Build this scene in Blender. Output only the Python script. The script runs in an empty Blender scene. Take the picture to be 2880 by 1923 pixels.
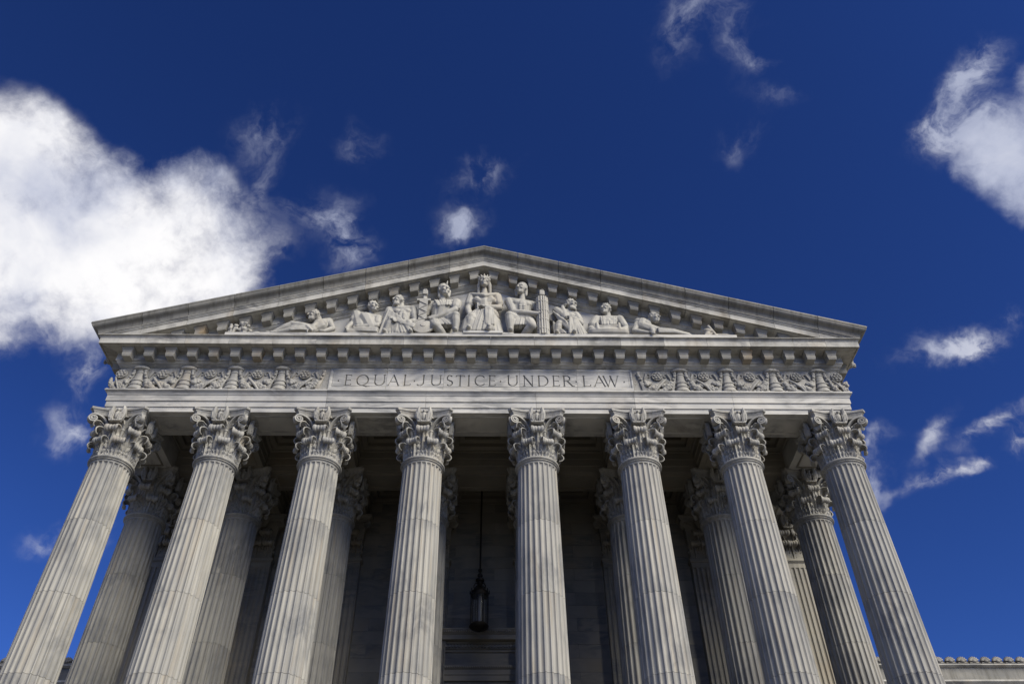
import bpy, bmesh, math, random
import numpy as np
from mathutils import Matrix, Vector

random.seed(7)
rng = np.random.default_rng(7)
R = math.radians
PI = math.pi
scene = bpy.context.scene
col = scene.collection

# ------------------------------------------------------------------ camera
cam_d = bpy.data.cameras.new('camera')
cam = bpy.data.objects.new('camera', cam_d)
col.objects.link(cam)
cam_d.sensor_fit = 'HORIZONTAL'
cam_d.sensor_width = 36.0
cam_d.lens = 28.59
cam_d.clip_start = 0.1
cam_d.clip_end = 6000.0
c_r = Vector((0.99986153, -0.01524038, -0.006682))
c_u = Vector((-0.00554305, -0.683634, 0.72980396))
c_f = Vector((0.01569053, 0.72966587, 0.68362382))
M = Matrix((c_r, c_u, -c_f)).transposed().to_4x4()
M.translation = Vector((0.65165, -23.81507, 1.6))
cam.matrix_world = M
scene.camera = cam

# ------------------------------------------------------------------ render look
scene.view_settings.view_transform = 'Standard'
scene.view_settings.look = 'None'
scene.view_settings.exposure = 0.4
scene.view_settings.gamma = 1.0
scene.view_settings.use_curve_mapping = False

# ------------------------------------------------------------------ sun (behind thin cloud, in front of the facade to the right)
SUN_EL, SUN_AZ = R(38), R(42)      # azimuth measured from -y (in front of the facade) towards +x
s_dir = Vector((math.sin(SUN_AZ) * math.cos(SUN_EL), -math.cos(SUN_AZ) * math.cos(SUN_EL), math.sin(SUN_EL)))
sun_d = bpy.data.lights.new('sun', 'SUN')
sun_d.energy = 4.3
sun_d.angle = R(40)
sun_d.color = (1.0, 0.915, 0.73)
sun = bpy.data.objects.new('sun', sun_d)
sun.rotation_euler = s_dir.to_track_quat('Z', 'Y').to_euler()
sun.location = (20, -40, 60)
col.objects.link(sun)

# ------------------------------------------------------------------ world: Nishita sky with cloud banks (fixed in world directions)
# (FAR: unseen cloud over the rest of the sky, added for neutral fill light)
# each cloud lobe: tangent vector 1 / size, tangent vector 2 / size, amount
THICK = [
    (9.29,12.78,-2.07,-8.45,6.87,-11.19,1.30),
    (8.27,3.42,4.17,-0.55,8.39,-7.58,1.60),
    (9.86,12.17,-2.52,-11.34,8.95,-14.19,1.60),
    (16.10,10.06,1.47,-7.74,14.94,-16.06,1.30),
    (24.57,-2.68,13.50,8.28,27.23,-15.90,0.85),
    (11.70,6.82,0.51,-6.12,11.83,-13.00,1.60),
    (21.97,11.38,0.19,-7.59,14.59,-14.88,1.10),
    (9.27,4.86,2.44,-3.05,12.17,-12.83,1.70),
    (10.51,2.98,3.44,-0.54,15.10,-13.92,1.60),
    (24.38,9.03,3.16,-5.42,21.23,-21.39,0.90),
    (11.43,4.04,4.33,-0.72,30.32,-29.66,0.80),
    (15.74,0.71,7.89,9.68,34.18,-27.88,1.20),
    (34.06,-0.08,15.05,14.67,50.54,-40.49,0.60),
    (38.20,-12.05,-20.42,5.44,30.81,-21.14,1.90),
    (19.33,6.77,-18.96,-14.12,32.99,-11.78,1.90),
    (43.72,-0.16,-34.70,-8.97,44.36,-25.58,0.90),
    (49.42,-26.13,-18.33,15.58,46.78,-40.56,0.90),
]
THIN = [
    (49.67,9.89,-36.01,-7.81,32.45,-12.04,1.50),
    (44.36,-12.57,-20.98,7.65,46.83,-31.44,1.00),
    (22.20,-16.03,-4.73,16.19,28.88,-28.83,1.60),
    (39.51,-32.19,-4.94,42.89,61.20,-64.52,0.90),
    (22.41,-7.74,12.62,16.84,31.32,-14.68,0.70),
    (54.35,16.38,5.91,-5.75,21.40,-17.59,0.60),
    (39.00,6.64,8.36,-0.70,21.29,-18.20,0.60),
    (12.44,5.10,5.13,-0.28,33.76,-34.67,0.80),
    (18.59,9.87,3.72,-6.31,29.79,-36.32,0.50),
    (40.31,15.03,13.38,1.03,34.88,-39.40,1.10),
    (33.05,17.79,4.66,-5.10,30.64,-44.15,1.30),
    (36.45,16.91,9.53,6.01,30.09,-47.29,0.95),
    (59.34,23.77,13.01,4.12,20.66,-34.13,0.50),
    (43.78,-4.43,14.24,7.56,25.57,-18.56,1.20),
    (42.40,4.70,5.94,-0.64,36.27,-31.35,0.90),
    (48.45,6.32,8.74,-1.35,38.35,-30.36,0.60),
    (36.36,-6.59,7.69,13.72,40.23,-31.49,1.35),
    (18.89,-5.37,4.37,15.04,33.14,-22.97,0.75),
    (51.39,4.42,7.70,-1.49,34.80,-22.90,0.60),
    (23.56,-10.26,-0.91,14.76,27.30,-16.48,0.62),
    (35.28,20.62,-18.68,-20.12,25.13,-8.04,0.52),
    (39.80,-18.84,-2.69,12.42,22.46,-15.18,0.66),
    (55.38,9.22,-23.83,-24.62,88.51,-39.34,0.70),
    (39.97,-6.57,-9.49,3.89,44.46,-29.87,0.55),
    (30.09,-0.50,-11.11,-5.65,66.47,-36.90,0.50),
    (17.49,-14.28,1.33,20.16,29.48,-48.34,1.60),
    (38.98,-16.67,-15.22,0.20,33.10,-35.51,1.20),
    (15.53,-24.96,20.06,67.17,1.09,-61.53,1.10),
    (21.41,-16.45,3.75,32.47,44.68,-98.88,1.35),
    (15.62,-19.37,10.21,65.37,24.33,-97.38,1.25),
    (17.50,-27.97,18.79,62.61,5.68,-74.87,1.30),
    (73.78,-39.25,-27.20,-4.48,45.24,-59.25,0.80),
    (62.08,-38.80,5.72,9.48,17.68,-33.88,1.10),
    (58.12,-36.83,4.19,26.80,50.46,-89.64,0.75),
    (37.43,-34.83,0.28,28.52,44.08,-68.51,0.75),
    (55.75,-51.50,28.62,117.65,60.00,-174.36,0.70),
]
FAR = []
_fr = random.Random(5)
for _az, _el, _sz in ((150, 35, .22), (185, 55, .20), (215, 28, .26), (245, 50, .18), (120, 60, .20), (100, 30, .24), (265, 25, .22), (170, 20, .24), (200, 75, .20), (235, 15, .24), (135, 15, .24), (290, 55, .16), (70, 60, .14), (300, 20, .16), (60, 20, .16), (160, 48, .24), (225, 40, .24), (195, 38, .22), (250, 35, .22), (115, 45, .20)):
    _a, _e = R(_az), R(_el)      # azimuth clockwise from +y
    _n = Vector((math.sin(_a) * math.cos(_e), math.cos(_a) * math.cos(_e), math.sin(_e)))
    _t = Vector((math.cos(_a), -math.sin(_a), 0)); _b = _n.cross(_t)
    for _k in range(1):
        _s = _sz * _fr.uniform(.6, 1.0)
        _c = (_n + _t * _fr.uniform(-.7, .7) * _sz + _b * _fr.uniform(-.4, .4) * _sz).normalized()
        _t2 = (_t - _c * _t.dot(_c)).normalized(); _b2 = _c.cross(_t2)
        FAR.append(tuple(_t2 / _s) + tuple(_b2 / (_s * .6)) + (_fr.uniform(.7, 1.0),))
w = bpy.data.worlds.new('World')
scene.world = w
w.use_nodes = True
wt = w.node_tree
wt.nodes.clear()
def WN(t, **kw):
    n = wt.nodes.new(t)
    for k, v in kw.items():
        setattr(n, k, v)
    return n
def WM(op, a, b=None, c=None, clamp=False):
    n = WN('ShaderNodeMath', operation=op, use_clamp=clamp)
    for i, v in enumerate((a, b, c)):
        if v is None:
            continue
        if isinstance(v, (int, float)):
            n.inputs[i].default_value = v
        else:
            wt.links.new(v, n.inputs[i])
    return n.outputs[0]
def WV(op, a, b):
    n = WN('ShaderNodeVectorMath', operation=op)
    for i, v in enumerate((a, b)):
        if isinstance(v, (tuple, list)):
            n.inputs[i].default_value = v
        else:
            wt.links.new(v, n.inputs[i])
    return n.outputs['Value'] if op == 'DOT_PRODUCT' else n.outputs['Vector']
def WNOISE(vec, scale, detail, rough, lac=2.0, dist=0.0):
    n = WN('ShaderNodeTexNoise')
    wt.links.new(vec, n.inputs['Vector'])
    n.inputs['Scale'].default_value = scale
    n.inputs['Detail'].default_value = detail
    n.inputs['Roughness'].default_value = rough
    n.inputs['Lacunarity'].default_value = lac
    n.inputs['Distortion'].default_value = dist
    return n
def WSTEP(x, lo, hi):
    n = WN('ShaderNodeMapRange', interpolation_type='SMOOTHSTEP')
    wt.links.new(x, n.inputs['Value'])
    n.inputs['From Min'].default_value = lo
    n.inputs['From Max'].default_value = hi
    return n.outputs['Result']
def WMIX(fac, a, b):
    n = WN('ShaderNodeMix', data_type='RGBA')
    for i, v in ((0, fac), (6, a), (7, b)):
        if isinstance(v, (tuple, float)):
            n.inputs[i].default_value = v
        else:
            wt.links.new(v, n.inputs[i])
    return n.outputs[2]

sky = WN('ShaderNodeTexSky', sky_type='NISHITA')
sky.sun_disc = False
sky.sun_elevation = SUN_EL
sky.sun_rotation = math.atan2(s_dir.x, s_dir.y)
sky.altitude = 1500
sky.air_density = 1.0
sky.dust_density = 0.2
sky.ozone_density = 4.0
gam = WN('ShaderNodeGamma')
wt.links.new(sky.outputs[0], gam.inputs[0])
gam.inputs[1].default_value = SKY_GAMMA = 1.35
tint = WN('ShaderNodeMix', data_type='RGBA', blend_type='MULTIPLY')
tint.inputs[0].default_value = 1.0
wt.links.new(gam.outputs[0], tint.inputs[6])
tint.inputs[7].default_value = (0.295, 0.40, 0.665, 1)
sky_col = tint.outputs[2]

geo = WN('ShaderNodeTexCoord')
D = geo.outputs['Generated']
wn = WNOISE(D, 5.0, 5, 0.55)
warp = WV('MULTIPLY_ADD' if False else 'SUBTRACT', wn.outputs['Color'], (0.5, 0.5, 0.5))
wsc = WV('MULTIPLY', warp, (0.11, 0.11, 0.11))
Dw = WV('ADD', D, wsc)
wn2 = WNOISE(D, 17.0, 4, 0.6)
warp2 = WV('MULTIPLY', WV('SUBTRACT', wn2.outputs['Color'], (0.5, 0.5, 0.5)), (0.045, 0.045, 0.045))
Dw2 = WV('ADD', Dw, warp2)
def lobes(rows, vec):
    acc = None
    for a in rows:
        d1 = WV('DOT_PRODUCT', vec, tuple(a[0:3]))
        d2 = WV('DOT_PRODUCT', vec, tuple(a[3:6]))
        q = WM('MULTIPLY_ADD', d2, d2, WM('MULTIPLY', d1, d1))
        e = WM('POWER', 0.36788, q)
        acc = WM('MULTIPLY', e, a[6]) if acc is None else WM('MULTIPLY_ADD', e, a[6], acc)
    return acc
gA = lobes(THICK + FAR, Dw)
gB = lobes(THIN, Dw2)
nA = WNOISE(D, 8.0, 12, 0.60)
nF = WNOISE(Dw2, 30.0, 8, 0.62)
nB = WNOISE(Dw2, 22.0, 8, 0.62)
gS = WM('DIVIDE', gA, WM('ADD', gA, 0.75))
nmix = WM('ADD', WM('MULTIPLY', WM('SUBTRACT', nA.outputs[0], 0.5), 1.55), WM('MULTIPLY', WM('SUBTRACT', nF.outputs[0], 0.5), 0.6))
densA = WM('ADD', gS, WM('MULTIPLY', nmix, WSTEP(gA, 0.0, 0.5)))
aA = WSTEP(densA, 0.20, 0.92)
densB = WM('MULTIPLY', gB, WSTEP(nB.outputs[0], 0.28, 0.74))
aB = WM('MULTIPLY', WSTEP(densB, 0.02, 1.30), 0.84)
alpha = WM('SUBTRACT', 1.0, WM('MULTIPLY', WM('SUBTRACT', 1.0, aA), WM('SUBTRACT', 1.0, aB)))
# light and grey masses inside the thick cloud
nS = WNOISE(Dw, 3.6, 6, 0.55)
shade = WSTEP(WM('ADD', WM('MULTIPLY', nS.outputs[0], 1.0), WM('MULTIPLY', densA, 0.08)), 0.47, 0.72)
c_cloud = WMIX(shade, (0.50, 0.54, 0.69, 1), (1.03, 1.02, 1.03, 1))
# thin parts are seen dimmer and bluer
c_final = WMIX(alpha, sky_col, c_cloud)
bg = WN('ShaderNodeBackground')
bgS = 0.1
# sky_col is scaled by the background strength; clouds are given their own radiance
sc = WN('ShaderNodeMix', data_type='RGBA')
bgsky = WN('ShaderNodeBackground')
wt.links.new(sky_col, bgsky.inputs[0])
bgsky.inputs[1].default_value = 0.074
bgcl = WN('ShaderNodeBackground')
wt.links.new(c_cloud, bgcl.inputs[0])
bgcl.inputs[1].default_value = 0.74
mixs = WN('ShaderNodeMixShader')
wt.links.new(alpha, mixs.inputs[0])
wt.links.new(bgsky.outputs[0], mixs.inputs[1])
wt.links.new(bgcl.outputs[0], mixs.inputs[2])
out = WN('ShaderNodeOutputWorld')
wt.links.new(mixs.outputs[0], out.inputs[0])
for n in (bg, sc):
    wt.nodes.remove(n)
w.cycles.sampling_method = 'MANUAL'
w.cycles.sample_map_resolution = 512

# ------------------------------------------------------------------ materials
def new_mat(name):
    m = bpy.data.materials.new(name)
    m.use_nodes = True
    t = m.node_tree
    b = t.nodes['Principled BSDF']
    return m, t, b
class NT:
    def __init__(s, t): s.t = t
    def n(s, typ, **kw):
        x = s.t.nodes.new(typ)
        for k, v in kw.items(): setattr(x, k, v)
        return x
    def set(s, sock, v):
        if isinstance(v, (int, float, tuple)): sock.default_value = v
        else: s.t.links.new(v, sock)
    def math(s, op, a, b=0.0, clamp=False):
        x = s.n('ShaderNodeMath', operation=op, use_clamp=clamp)
        s.set(x.inputs[0], a); s.set(x.inputs[1], b)
        return x.outputs[0]
    def vec(s, op, a, b):
        x = s.n('ShaderNodeVectorMath', operation=op)
        s.set(x.inputs[0], a); s.set(x.inputs[1], b)
        return x.outputs[0]
    def noise(s, v, scale, detail=5, rough=0.55, dist=0.0):
        x = s.n('ShaderNodeTexNoise')
        s.set(x.inputs['Vector'], v)
        x.inputs['Scale'].default_value = scale
        x.inputs['Detail'].default_value = detail
        x.inputs['Roughness'].default_value = rough
        x.inputs['Distortion'].default_value = dist
        return x.outputs[0]
    def step(s, v, lo, hi, a=0.0, b=1.0):
        x = s.n('ShaderNodeMapRange', interpolation_type='SMOOTHSTEP')
        s.set(x.inputs['Value'], v)
        x.inputs['From Min'].default_value = lo; x.inputs['From Max'].default_value = hi
        x.inputs['To Min'].default_value = a; x.inputs['To Max'].default_value = b
        return x.outputs[0]
    def mix(s, f, a, b, mode='MIX'):
        x = s.n('ShaderNodeMix', data_type='RGBA', blend_type=mode)
        s.set(x.inputs[0], f); s.set(x.inputs[6], a); s.set(x.inputs[7], b)
        return x.outputs[2]

def marble(name, light=(0.60, 0.585, 0.55), grey=(0.40, 0.405, 0.41), warm=(0.50, 0.40, 0.27), vein=0.5,
           vein_dir=(0.5, 0.5, 1.6), streak=None, streak_amt=0.0, streak_col=(0.16, 0.155, 0.14), warm_amt=0.35,
           var=0.16, bump=0.12, rough=0.62, speck=0.0, warm_dir=(0.8, 0.8, 0.45), cloud_dir=(1, 1, 1)):
    m, t, b = new_mat(name)
    k = NT(t)
    pos = k.n('ShaderNodeNewGeometry').outputs['Position']
    rnd = k.n('ShaderNodeObjectInfo').outputs['Random']
    off = k.n('ShaderNodeCombineXYZ')
    for i, f in enumerate((41.0, 67.0, 23.0)):
        k.set(off.inputs[i], k.math('MULTIPLY', rnd, f))
    p = k.vec('ADD', pos, off.outputs[0])
    clouds = k.noise(k.vec('MULTIPLY', p, cloud_dir), 0.55, 6, 0.6, 0.4)
    c = k.mix(k.step(clouds, 0.30, 0.72), light + (1,), grey + (1,))
    pv = k.vec('MULTIPLY', p, vein_dir)
    vn = k.noise(pv, 0.9, 7, 0.62, 1.2)
    line = k.math('SUBTRACT', 1.0, k.math('MULTIPLY', k.math('ABSOLUTE', k.math('SUBTRACT', vn, 0.5)), 8.0), clamp=True)
    line = k.math('MULTIPLY', line, k.step(k.noise(p, 0.5, 3), 0.42, 0.62))
    c = k.mix(k.math('MULTIPLY', line, vein), c, (0.20, 0.21, 0.23, 1))
    vn2 = k.noise(k.vec('MULTIPLY', p, vein_dir), 2.6, 5, 0.6, 0.8)
    line2 = k.step(vn2, 0.55, 0.75)
    c = k.mix(k.math('MULTIPLY', line2, vein * 0.5), c, (0.30, 0.31, 0.325, 1))
    wst = k.step(k.noise(k.vec('MULTIPLY', p, warm_dir), 0.8, 5, 0.6), 0.52, 0.74)
    c = k.mix(k.math('MULTIPLY', wst, warm_amt), c, warm + (1,))
    if streak:
        sn = k.noise(k.vec('MULTIPLY', p, streak), 1.0, 6, 0.65)
        sa = k.step(sn, 0.42, 0.72)
        c = k.mix(k.math('MULTIPLY', sa, streak_amt), c, streak_col + (1,))
    if speck:
        sp_ = k.math('MULTIPLY', k.step(k.noise(p, 11.0, 4, 0.7), 0.56, 0.66), k.step(k.noise(p, 1.7, 3), 0.42, 0.58))
        c = k.mix(k.math('MULTIPLY', sp_, speck), c, (0.075, 0.07, 0.06, 1))
    # each stone came out of the quarry a little lighter or darker
    tone = k.math('ADD', k.math('MULTIPLY', rnd, var * 0.60), 0.595 - var * 0.36)
    tv = k.n('ShaderNodeCombineXYZ')
    for i in range(3): k.set(tv.inputs[i], tone)
    c = k.mix(1.0, c, tv.outputs[0], 'MULTIPLY')
    k.set(b.inputs['Base Color'], c)
    fine = k.noise(pos, 26.0, 5, 0.7)
    b.inputs['Roughness'].default_value = rough
    b.inputs['Specular IOR Level'].default_value = 0.3
    bm_ = k.n('ShaderNodeBump')
    bm_.inputs['Strength'].default_value = bump
    bm_.inputs['Distance'].default_value = 0.02
    k.set(bm_.inputs['Height'], k.math('ADD', fine, k.math('MULTIPLY', k.noise(pos, 5.0, 4), 0.6)))
    k.set(b.inputs['Normal'], bm_.outputs[0])
    return m

MAT = {}
MAT['shaft'] = marble('marble_shaft', light=(0.585, 0.57, 0.525), grey=(0.42, 0.42, 0.41), vein=0.7, vein_dir=(1.6, 1.6, 0.45), streak=(13.0, 13.0, 0.35), streak_amt=0.55, cloud_dir=(3.0, 3.0, 0.45),
                      streak_col=(0.27, 0.265, 0.25), warm_amt=0.5, warm=(0.50, 0.41, 0.29), warm_dir=(5.0, 5.0, 0.35), var=0.10)
MAT['carved'] = marble('marble_carved', light=(0.60, 0.585, 0.545), grey=(0.45, 0.45, 0.44), vein=0.25, streak=(9, 9, 1.6), streak_amt=0.40, speck=0.75,
                       streak_col=(0.17, 0.165, 0.15), warm_amt=0.40)
MAT['block'] = marble('marble_block', light=(0.88, 0.86, 0.81), grey=(0.66, 0.66, 0.65), vein=0.65, vein_dir=(0.55, 0.6, 2.6), warm_amt=0.18)
MAT['cornice'] = marble('marble_cornice', light=(0.83, 0.81, 0.75), grey=(0.58, 0.58, 0.56), vein=0.75, vein_dir=(0.6, 0.6, 2.0), warm_amt=0.45,
                        streak=(3.0, 3.0, 1.0), streak_amt=0.45, streak_col=(0.20, 0.19, 0.165))
MAT['sima'] = marble('marble_weathered', light=(0.40, 0.39, 0.36), grey=(0.26, 0.26, 0.245), vein=0.35, warm_amt=0.15,
                     streak=(5.5, 2.0, 0.7), streak_amt=0.62, streak_col=(0.12, 0.115, 0.10))
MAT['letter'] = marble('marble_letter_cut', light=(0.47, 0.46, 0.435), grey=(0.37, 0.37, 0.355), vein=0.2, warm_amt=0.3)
MAT['statue'] = marble('marble_statue', light=(0.66, 0.645, 0.60), grey=(0.54, 0.535, 0.51), vein=0.12, warm_amt=0.3,
                       streak=(6, 6, 1.2), streak_amt=0.38, streak_col=(0.30, 0.29, 0.26), var=0.05)
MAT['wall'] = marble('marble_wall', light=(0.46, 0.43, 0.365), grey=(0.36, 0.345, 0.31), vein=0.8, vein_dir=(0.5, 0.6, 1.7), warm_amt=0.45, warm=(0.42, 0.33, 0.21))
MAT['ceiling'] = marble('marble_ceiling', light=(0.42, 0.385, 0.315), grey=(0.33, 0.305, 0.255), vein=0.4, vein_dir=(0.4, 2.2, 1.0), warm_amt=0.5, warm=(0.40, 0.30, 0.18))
MAT['paving'] = marble('marble_paving', light=(0.27, 0.25, 0.21), grey=(0.21, 0.20, 0.17), vein=0.2, warm_amt=0.2)
MAT['modillion'] = marble('marble_modillion', light=(0.52, 0.50, 0.45), grey=(0.42, 0.415, 0.39), vein=0.45, warm_amt=0.75, warm=(0.44, 0.30, 0.14), var=0.25,
                          streak=(3, 3, 1.2), streak_amt=0.35, streak_col=(0.20, 0.19, 0.16))
def simple(name, colr, rough, metal=0.0):
    m, t, b = new_mat(name)
    k = NT(t)
    pos = k.n('ShaderNodeNewGeometry').outputs['Position']
    c = k.mix(k.step(k.noise(pos, 6.0, 5, 0.6), 0.3, 0.7), tuple(colr) + (1,), tuple(x * 0.6 for x in colr) + (1,))
    k.set(b.inputs['Base Color'], c)
    b.inputs['Roughness'].default_value = rough
    b.inputs['Metallic'].default_value = metal
    return m
MAT['bronze'] = simple('dark_bronze', (0.025, 0.021, 0.017), 0.55, 0.6)
MAT['roof'] = simple('roof_tile', (0.30, 0.27, 0.22), 0.8)
MAT['antefix'] = marble('marble_antefix', light=(0.46, 0.445, 0.41), grey=(0.36, 0.35, 0.33), warm_amt=0.25, streak=(4, 4, 1), streak_amt=0.5)
gm, gt, gb = new_mat('lantern_glass')
gb.inputs['Base Color'].default_value = (0.6, 0.65, 0.7, 1)
gb.inputs['Roughness'].default_value = 0.08
gb.inputs['Transmission Weight'].default_value = 0.9
gb.inputs['IOR'].default_value = 1.2
gk = NT(gt)
gb.inputs['Alpha'].default_value = 0.45
MAT['glass'] = gm
lm, lt_, lb = new_mat('milk_glass')
lb.inputs['Base Color'].default_value = (0.16, 0.165, 0.18, 1)
lb.inputs['Roughness'].default_value = 0.15
MAT['milk'] = lm

# ------------------------------------------------------------------ mesh helpers
class MB:
    def __init__(s):
        s.v = []; s.f = []
    def add(s, v, f):
        o = len(s.v)
        s.v += [tuple(float(c) for c in q) for q in v]
        s.f += [tuple(i + o for i in q) for q in f]
        return s
    def box(s, x0, x1, y0, y1, z0, z1):
        v = [(x, y, z) for z in (z0, z1) for y in (y0, y1) for x in (x0, x1)]
        return s.add(v, [(0, 2, 3, 1), (4, 5, 7, 6), (0, 1, 5, 4), (2, 6, 7, 3), (0, 4, 6, 2), (1, 3, 7, 5)])
    def loft(s, rings, cap=True, closed=True, flip=False):
        n = len(rings[0]); v = [q for r in rings for q in r]; f = []
        for i in range(len(rings) - 1):
            for j in range(n if closed else n - 1):
                a = i * n + j; b = i * n + (j + 1) % n
                q = (a, b, b + n, a + n)
                f.append(q[::-1] if flip else q)
        if cap:
            lo = tuple(range(n - 1, -1, -1)); hi = tuple((len(rings) - 1) * n + j for j in range(n))
            f += [lo[::-1], hi[::-1]] if flip else [lo, hi]
        return s.add(v, f)
    def prism(s, poly, xs, zshift=None, xfun=None):
        # closed (y, z) polygon swept along x sections
        rings = []
        for x in xs:
            ring = []
            for (y, z) in poly:
                xx = xfun(x, y) if xfun else x
                zz = z + (zshift(xx) if zshift else 0.0)
                ring.append((xx, y, zz))
            rings.append(ring)
        return s.loft(rings)
    def ball(s, c, r, seg=10, rings=6, rot=None):
        rx, ry, rz = r if isinstance(r, (tuple, list)) else (r, r, r)
        v = []; f = []
        pts = [Vector((0, 0, rz))]
        for i in range(1, rings):
            a = PI * i / rings
            for j in range(seg):
                b = 2 * PI * j / seg
                pts.append(Vector((rx * math.sin(a) * math.cos(b), ry * math.sin(a) * math.sin(b), rz * math.cos(a))))
        pts.append(Vector((0, 0, -rz)))
        if rot is not None: pts = [rot @ q for q in pts]
        v = [(q.x + c[0], q.y + c[1], q.z + c[2]) for q in pts]
        for j in range(seg): f.append((0, 1 + j, 1 + (j + 1) % seg))
        for i in range(rings - 2):
            for j in range(seg):
                a = 1 + i * seg + j; b = 1 + i * seg + (j + 1) % seg
                f.append((a, a + seg, b + seg, b))
        last = len(pts) - 1; o = 1 + (rings - 2) * seg
        for j in range(seg): f.append((last, o + (j + 1) % seg, o + j))
        return s.add(v, f)
    def tube(s, path, rad, seg=8, flat=None, cap=True):
        pts = [Vector(q) for q in path]
        rr = rad if isinstance(rad, (list, tuple)) else [rad] * len(pts)
        rings = []
        up = Vector((0, 0, 1))
        prev = None
        for i, q in enumerate(pts):
            d = (pts[min(i + 1, len(pts) - 1)] - pts[max(i - 1, 0)]).normalized()
            if prev is None:
                a = d.cross(up)
                if a.length < 1e-3: a = d.cross(Vector((0, 1, 0)))
                a.normalize()
            else:
                a = (prev - d * prev.dot(d)).normalized()
            prev = a
            b = d.cross(a)
            f1, f2 = flat if flat else (1, 1)
            rings.append([tuple(q + a * (rr[i] * f1 * math.cos(2 * PI * k / seg)) + b * (rr[i] * f2 * math.sin(2 * PI * k / seg))) for k in range(seg)])
        return s.loft(rings, cap=cap)
    def lathe(s, prof, seg=32, cap=True, c=(0, 0)):
        rings = [[(c[0] + r * math.cos(2 * PI * j / seg), c[1] + r * math.sin(2 * PI * j / seg), z) for j in range(seg)] for (r, z) in prof]
        return s.loft(rings, cap=cap)
    def mesh(s, name, mat, smooth=None):
        me = bpy.data.meshes.new(name)
        me.from_pydata(s.v, [], s.f)
        me.materials.append(mat)
        if smooth is not None:
            me.shade_smooth()
            me.set_sharp_from_angle(angle=R(smooth))
        me.update()
        return me
    def build(s, name, mat, parent=None, smooth=None, loc=None, fix=False):
        me = s.mesh(name, mat, smooth)
        if fix:
            fix_normals(me)
            if smooth is not None: me.set_sharp_from_angle(angle=R(smooth))
        return link(name, me, parent, loc)
def fix_normals(me):
    bm = bmesh.new(); bm.from_mesh(me)
    bmesh.ops.recalc_face_normals(bm, faces=bm.faces)
    bm.to_mesh(me); bm.free()
def link(name, me, parent=None, loc=None, rotz=0.0):
    o = bpy.data.objects.new(name, me)
    col.objects.link(o)
    if parent: o.parent = parent
    if loc: o.location = loc
    if rotz: o.rotation_euler = (0, 0, rotz)
    return o
def tag(o, label, cat, group=None, kind=None):
    if label: o['label'] = label
    if cat: o['category'] = cat
    if group: o['group'] = group
    if kind: o['kind'] = kind
    return o
def empty(name, loc=(0, 0, 0)):
    o = bpy.data.objects.new(name, None)
    o.empty_display_size = 0.3
    col.objects.link(o)
    o.location = loc
    return o
def structure(name, mb, mat):
    o = mb.build(name, mat, fix=True)
    o['kind'] = 'structure'
    return o

# ------------------------------------------------------------------ dimensions
XS = [-12.805, -9.205, -5.605, -2.005, 2.005, 5.605, 9.205, 12.805]
ROW2 = 3.705
WALL_Y = 6.75
FLOOR = 3.75
CAP_Z = 17.88           # underside of the leaf capital
ARCH_Z = 19.75          # underside of the architrave
X0, Y0 = 13.45, 0.70    # frieze plane: half length and distance in front of the column axes
SL = 0.312              # slope of the gable
ZR = 26.83              # underside of the raking corona at the apex
def o_of(y): return -y - Y0

# ------------------------------------------------------------------ ground, steps, floor
m = MB()
m.add([(-3000, -3000, 0), (3000, -3000, 0), (3000, 3000, 0), (-3000, 3000, 0)], [(0, 1, 2, 3)])
g = m.build('plaza_ground', MAT['paving']); g['kind'] = 'structure'
m = MB()
n_st = 22
for i in range(n_st):
    z0, z1 = FLOOR * i / n_st, FLOOR * (i + 1) / n_st
    y = -2.2 - 0.36 * (n_st - 1 - i)
    m.box(-17.5, 17.5, y, y + 0.42 if i < n_st - 1 else 7.2, z0 + 0.004 if i == 0 else z0 - 0.0, z1)
st = m.build('steps', MAT['paving']); st['kind'] = 'structure'
m = MB(); m.box(-17.4, 17.4, -1.8, 7.1, 0.01, FLOOR - 0.19)
m.build('stylobate_core', MAT['paving'])['kind'] = 'structure'

# ------------------------------------------------------------------ the building
house = empty('courthouse', (0, 0, FLOOR))
tag(house, 'white marble temple front with pediment and frieze reading EQUAL JUSTICE UNDER LAW', 'building')
def P(mb, name, mat, parent=house, smooth=None, fix=True):
    """part in world coordinates under the building (or under one of its parts)"""
    me = mb.mesh(name, mat, smooth)
    if fix:
        fix_normals(me)
        if smooth is not None: me.set_sharp_from_angle(angle=R(smooth))
    o = link(name, me, parent)
    if parent is house: o.location = (0, 0, -FLOOR)
    return o
GAP = 0.004
def front_fun(last_lo, last_hi):
    def f(x, y):
        if x == 'lo': return -(X0 + o_of(y))
        if x == 'hi': return X0 + o_of(y)
        return x
    return f
def run_front(poly, joints, name, mat, parent, smooth=None):
    """stones of one profile along the front, mitred at both corners"""
    js = ['lo'] + list(joints) + ['hi']
    for a, b in zip(js[:-1], js[1:]):
        xa = a if a == 'lo' else a + GAP
        xb = b if b == 'hi' else b - GAP
        m = MB().prism(poly, [xa, xb], xfun=front_fun(0, 0))
        P(m, name, mat, parent, smooth)
def run_side(poly, y_end, joints, name, mat, parent, smooth=None, zf=None):
    for sgn in (-1, 1):
        js = ['c'] + list(joints) + [y_end]
        for a, b in zip(js[:-1], js[1:]):
            rings = []
            for e in (a, b):
                ring = []
                for (y, z) in poly:
                    o = o_of(y)
                    yy = -(Y0 + o) if e == 'c' else e + (GAP if e == a else -GAP)
                    ring.append((sgn * (X0 + o), yy, z))
                rings.append(ring)
            P(MB().loft(rings), name, mat, parent, smooth)

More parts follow.
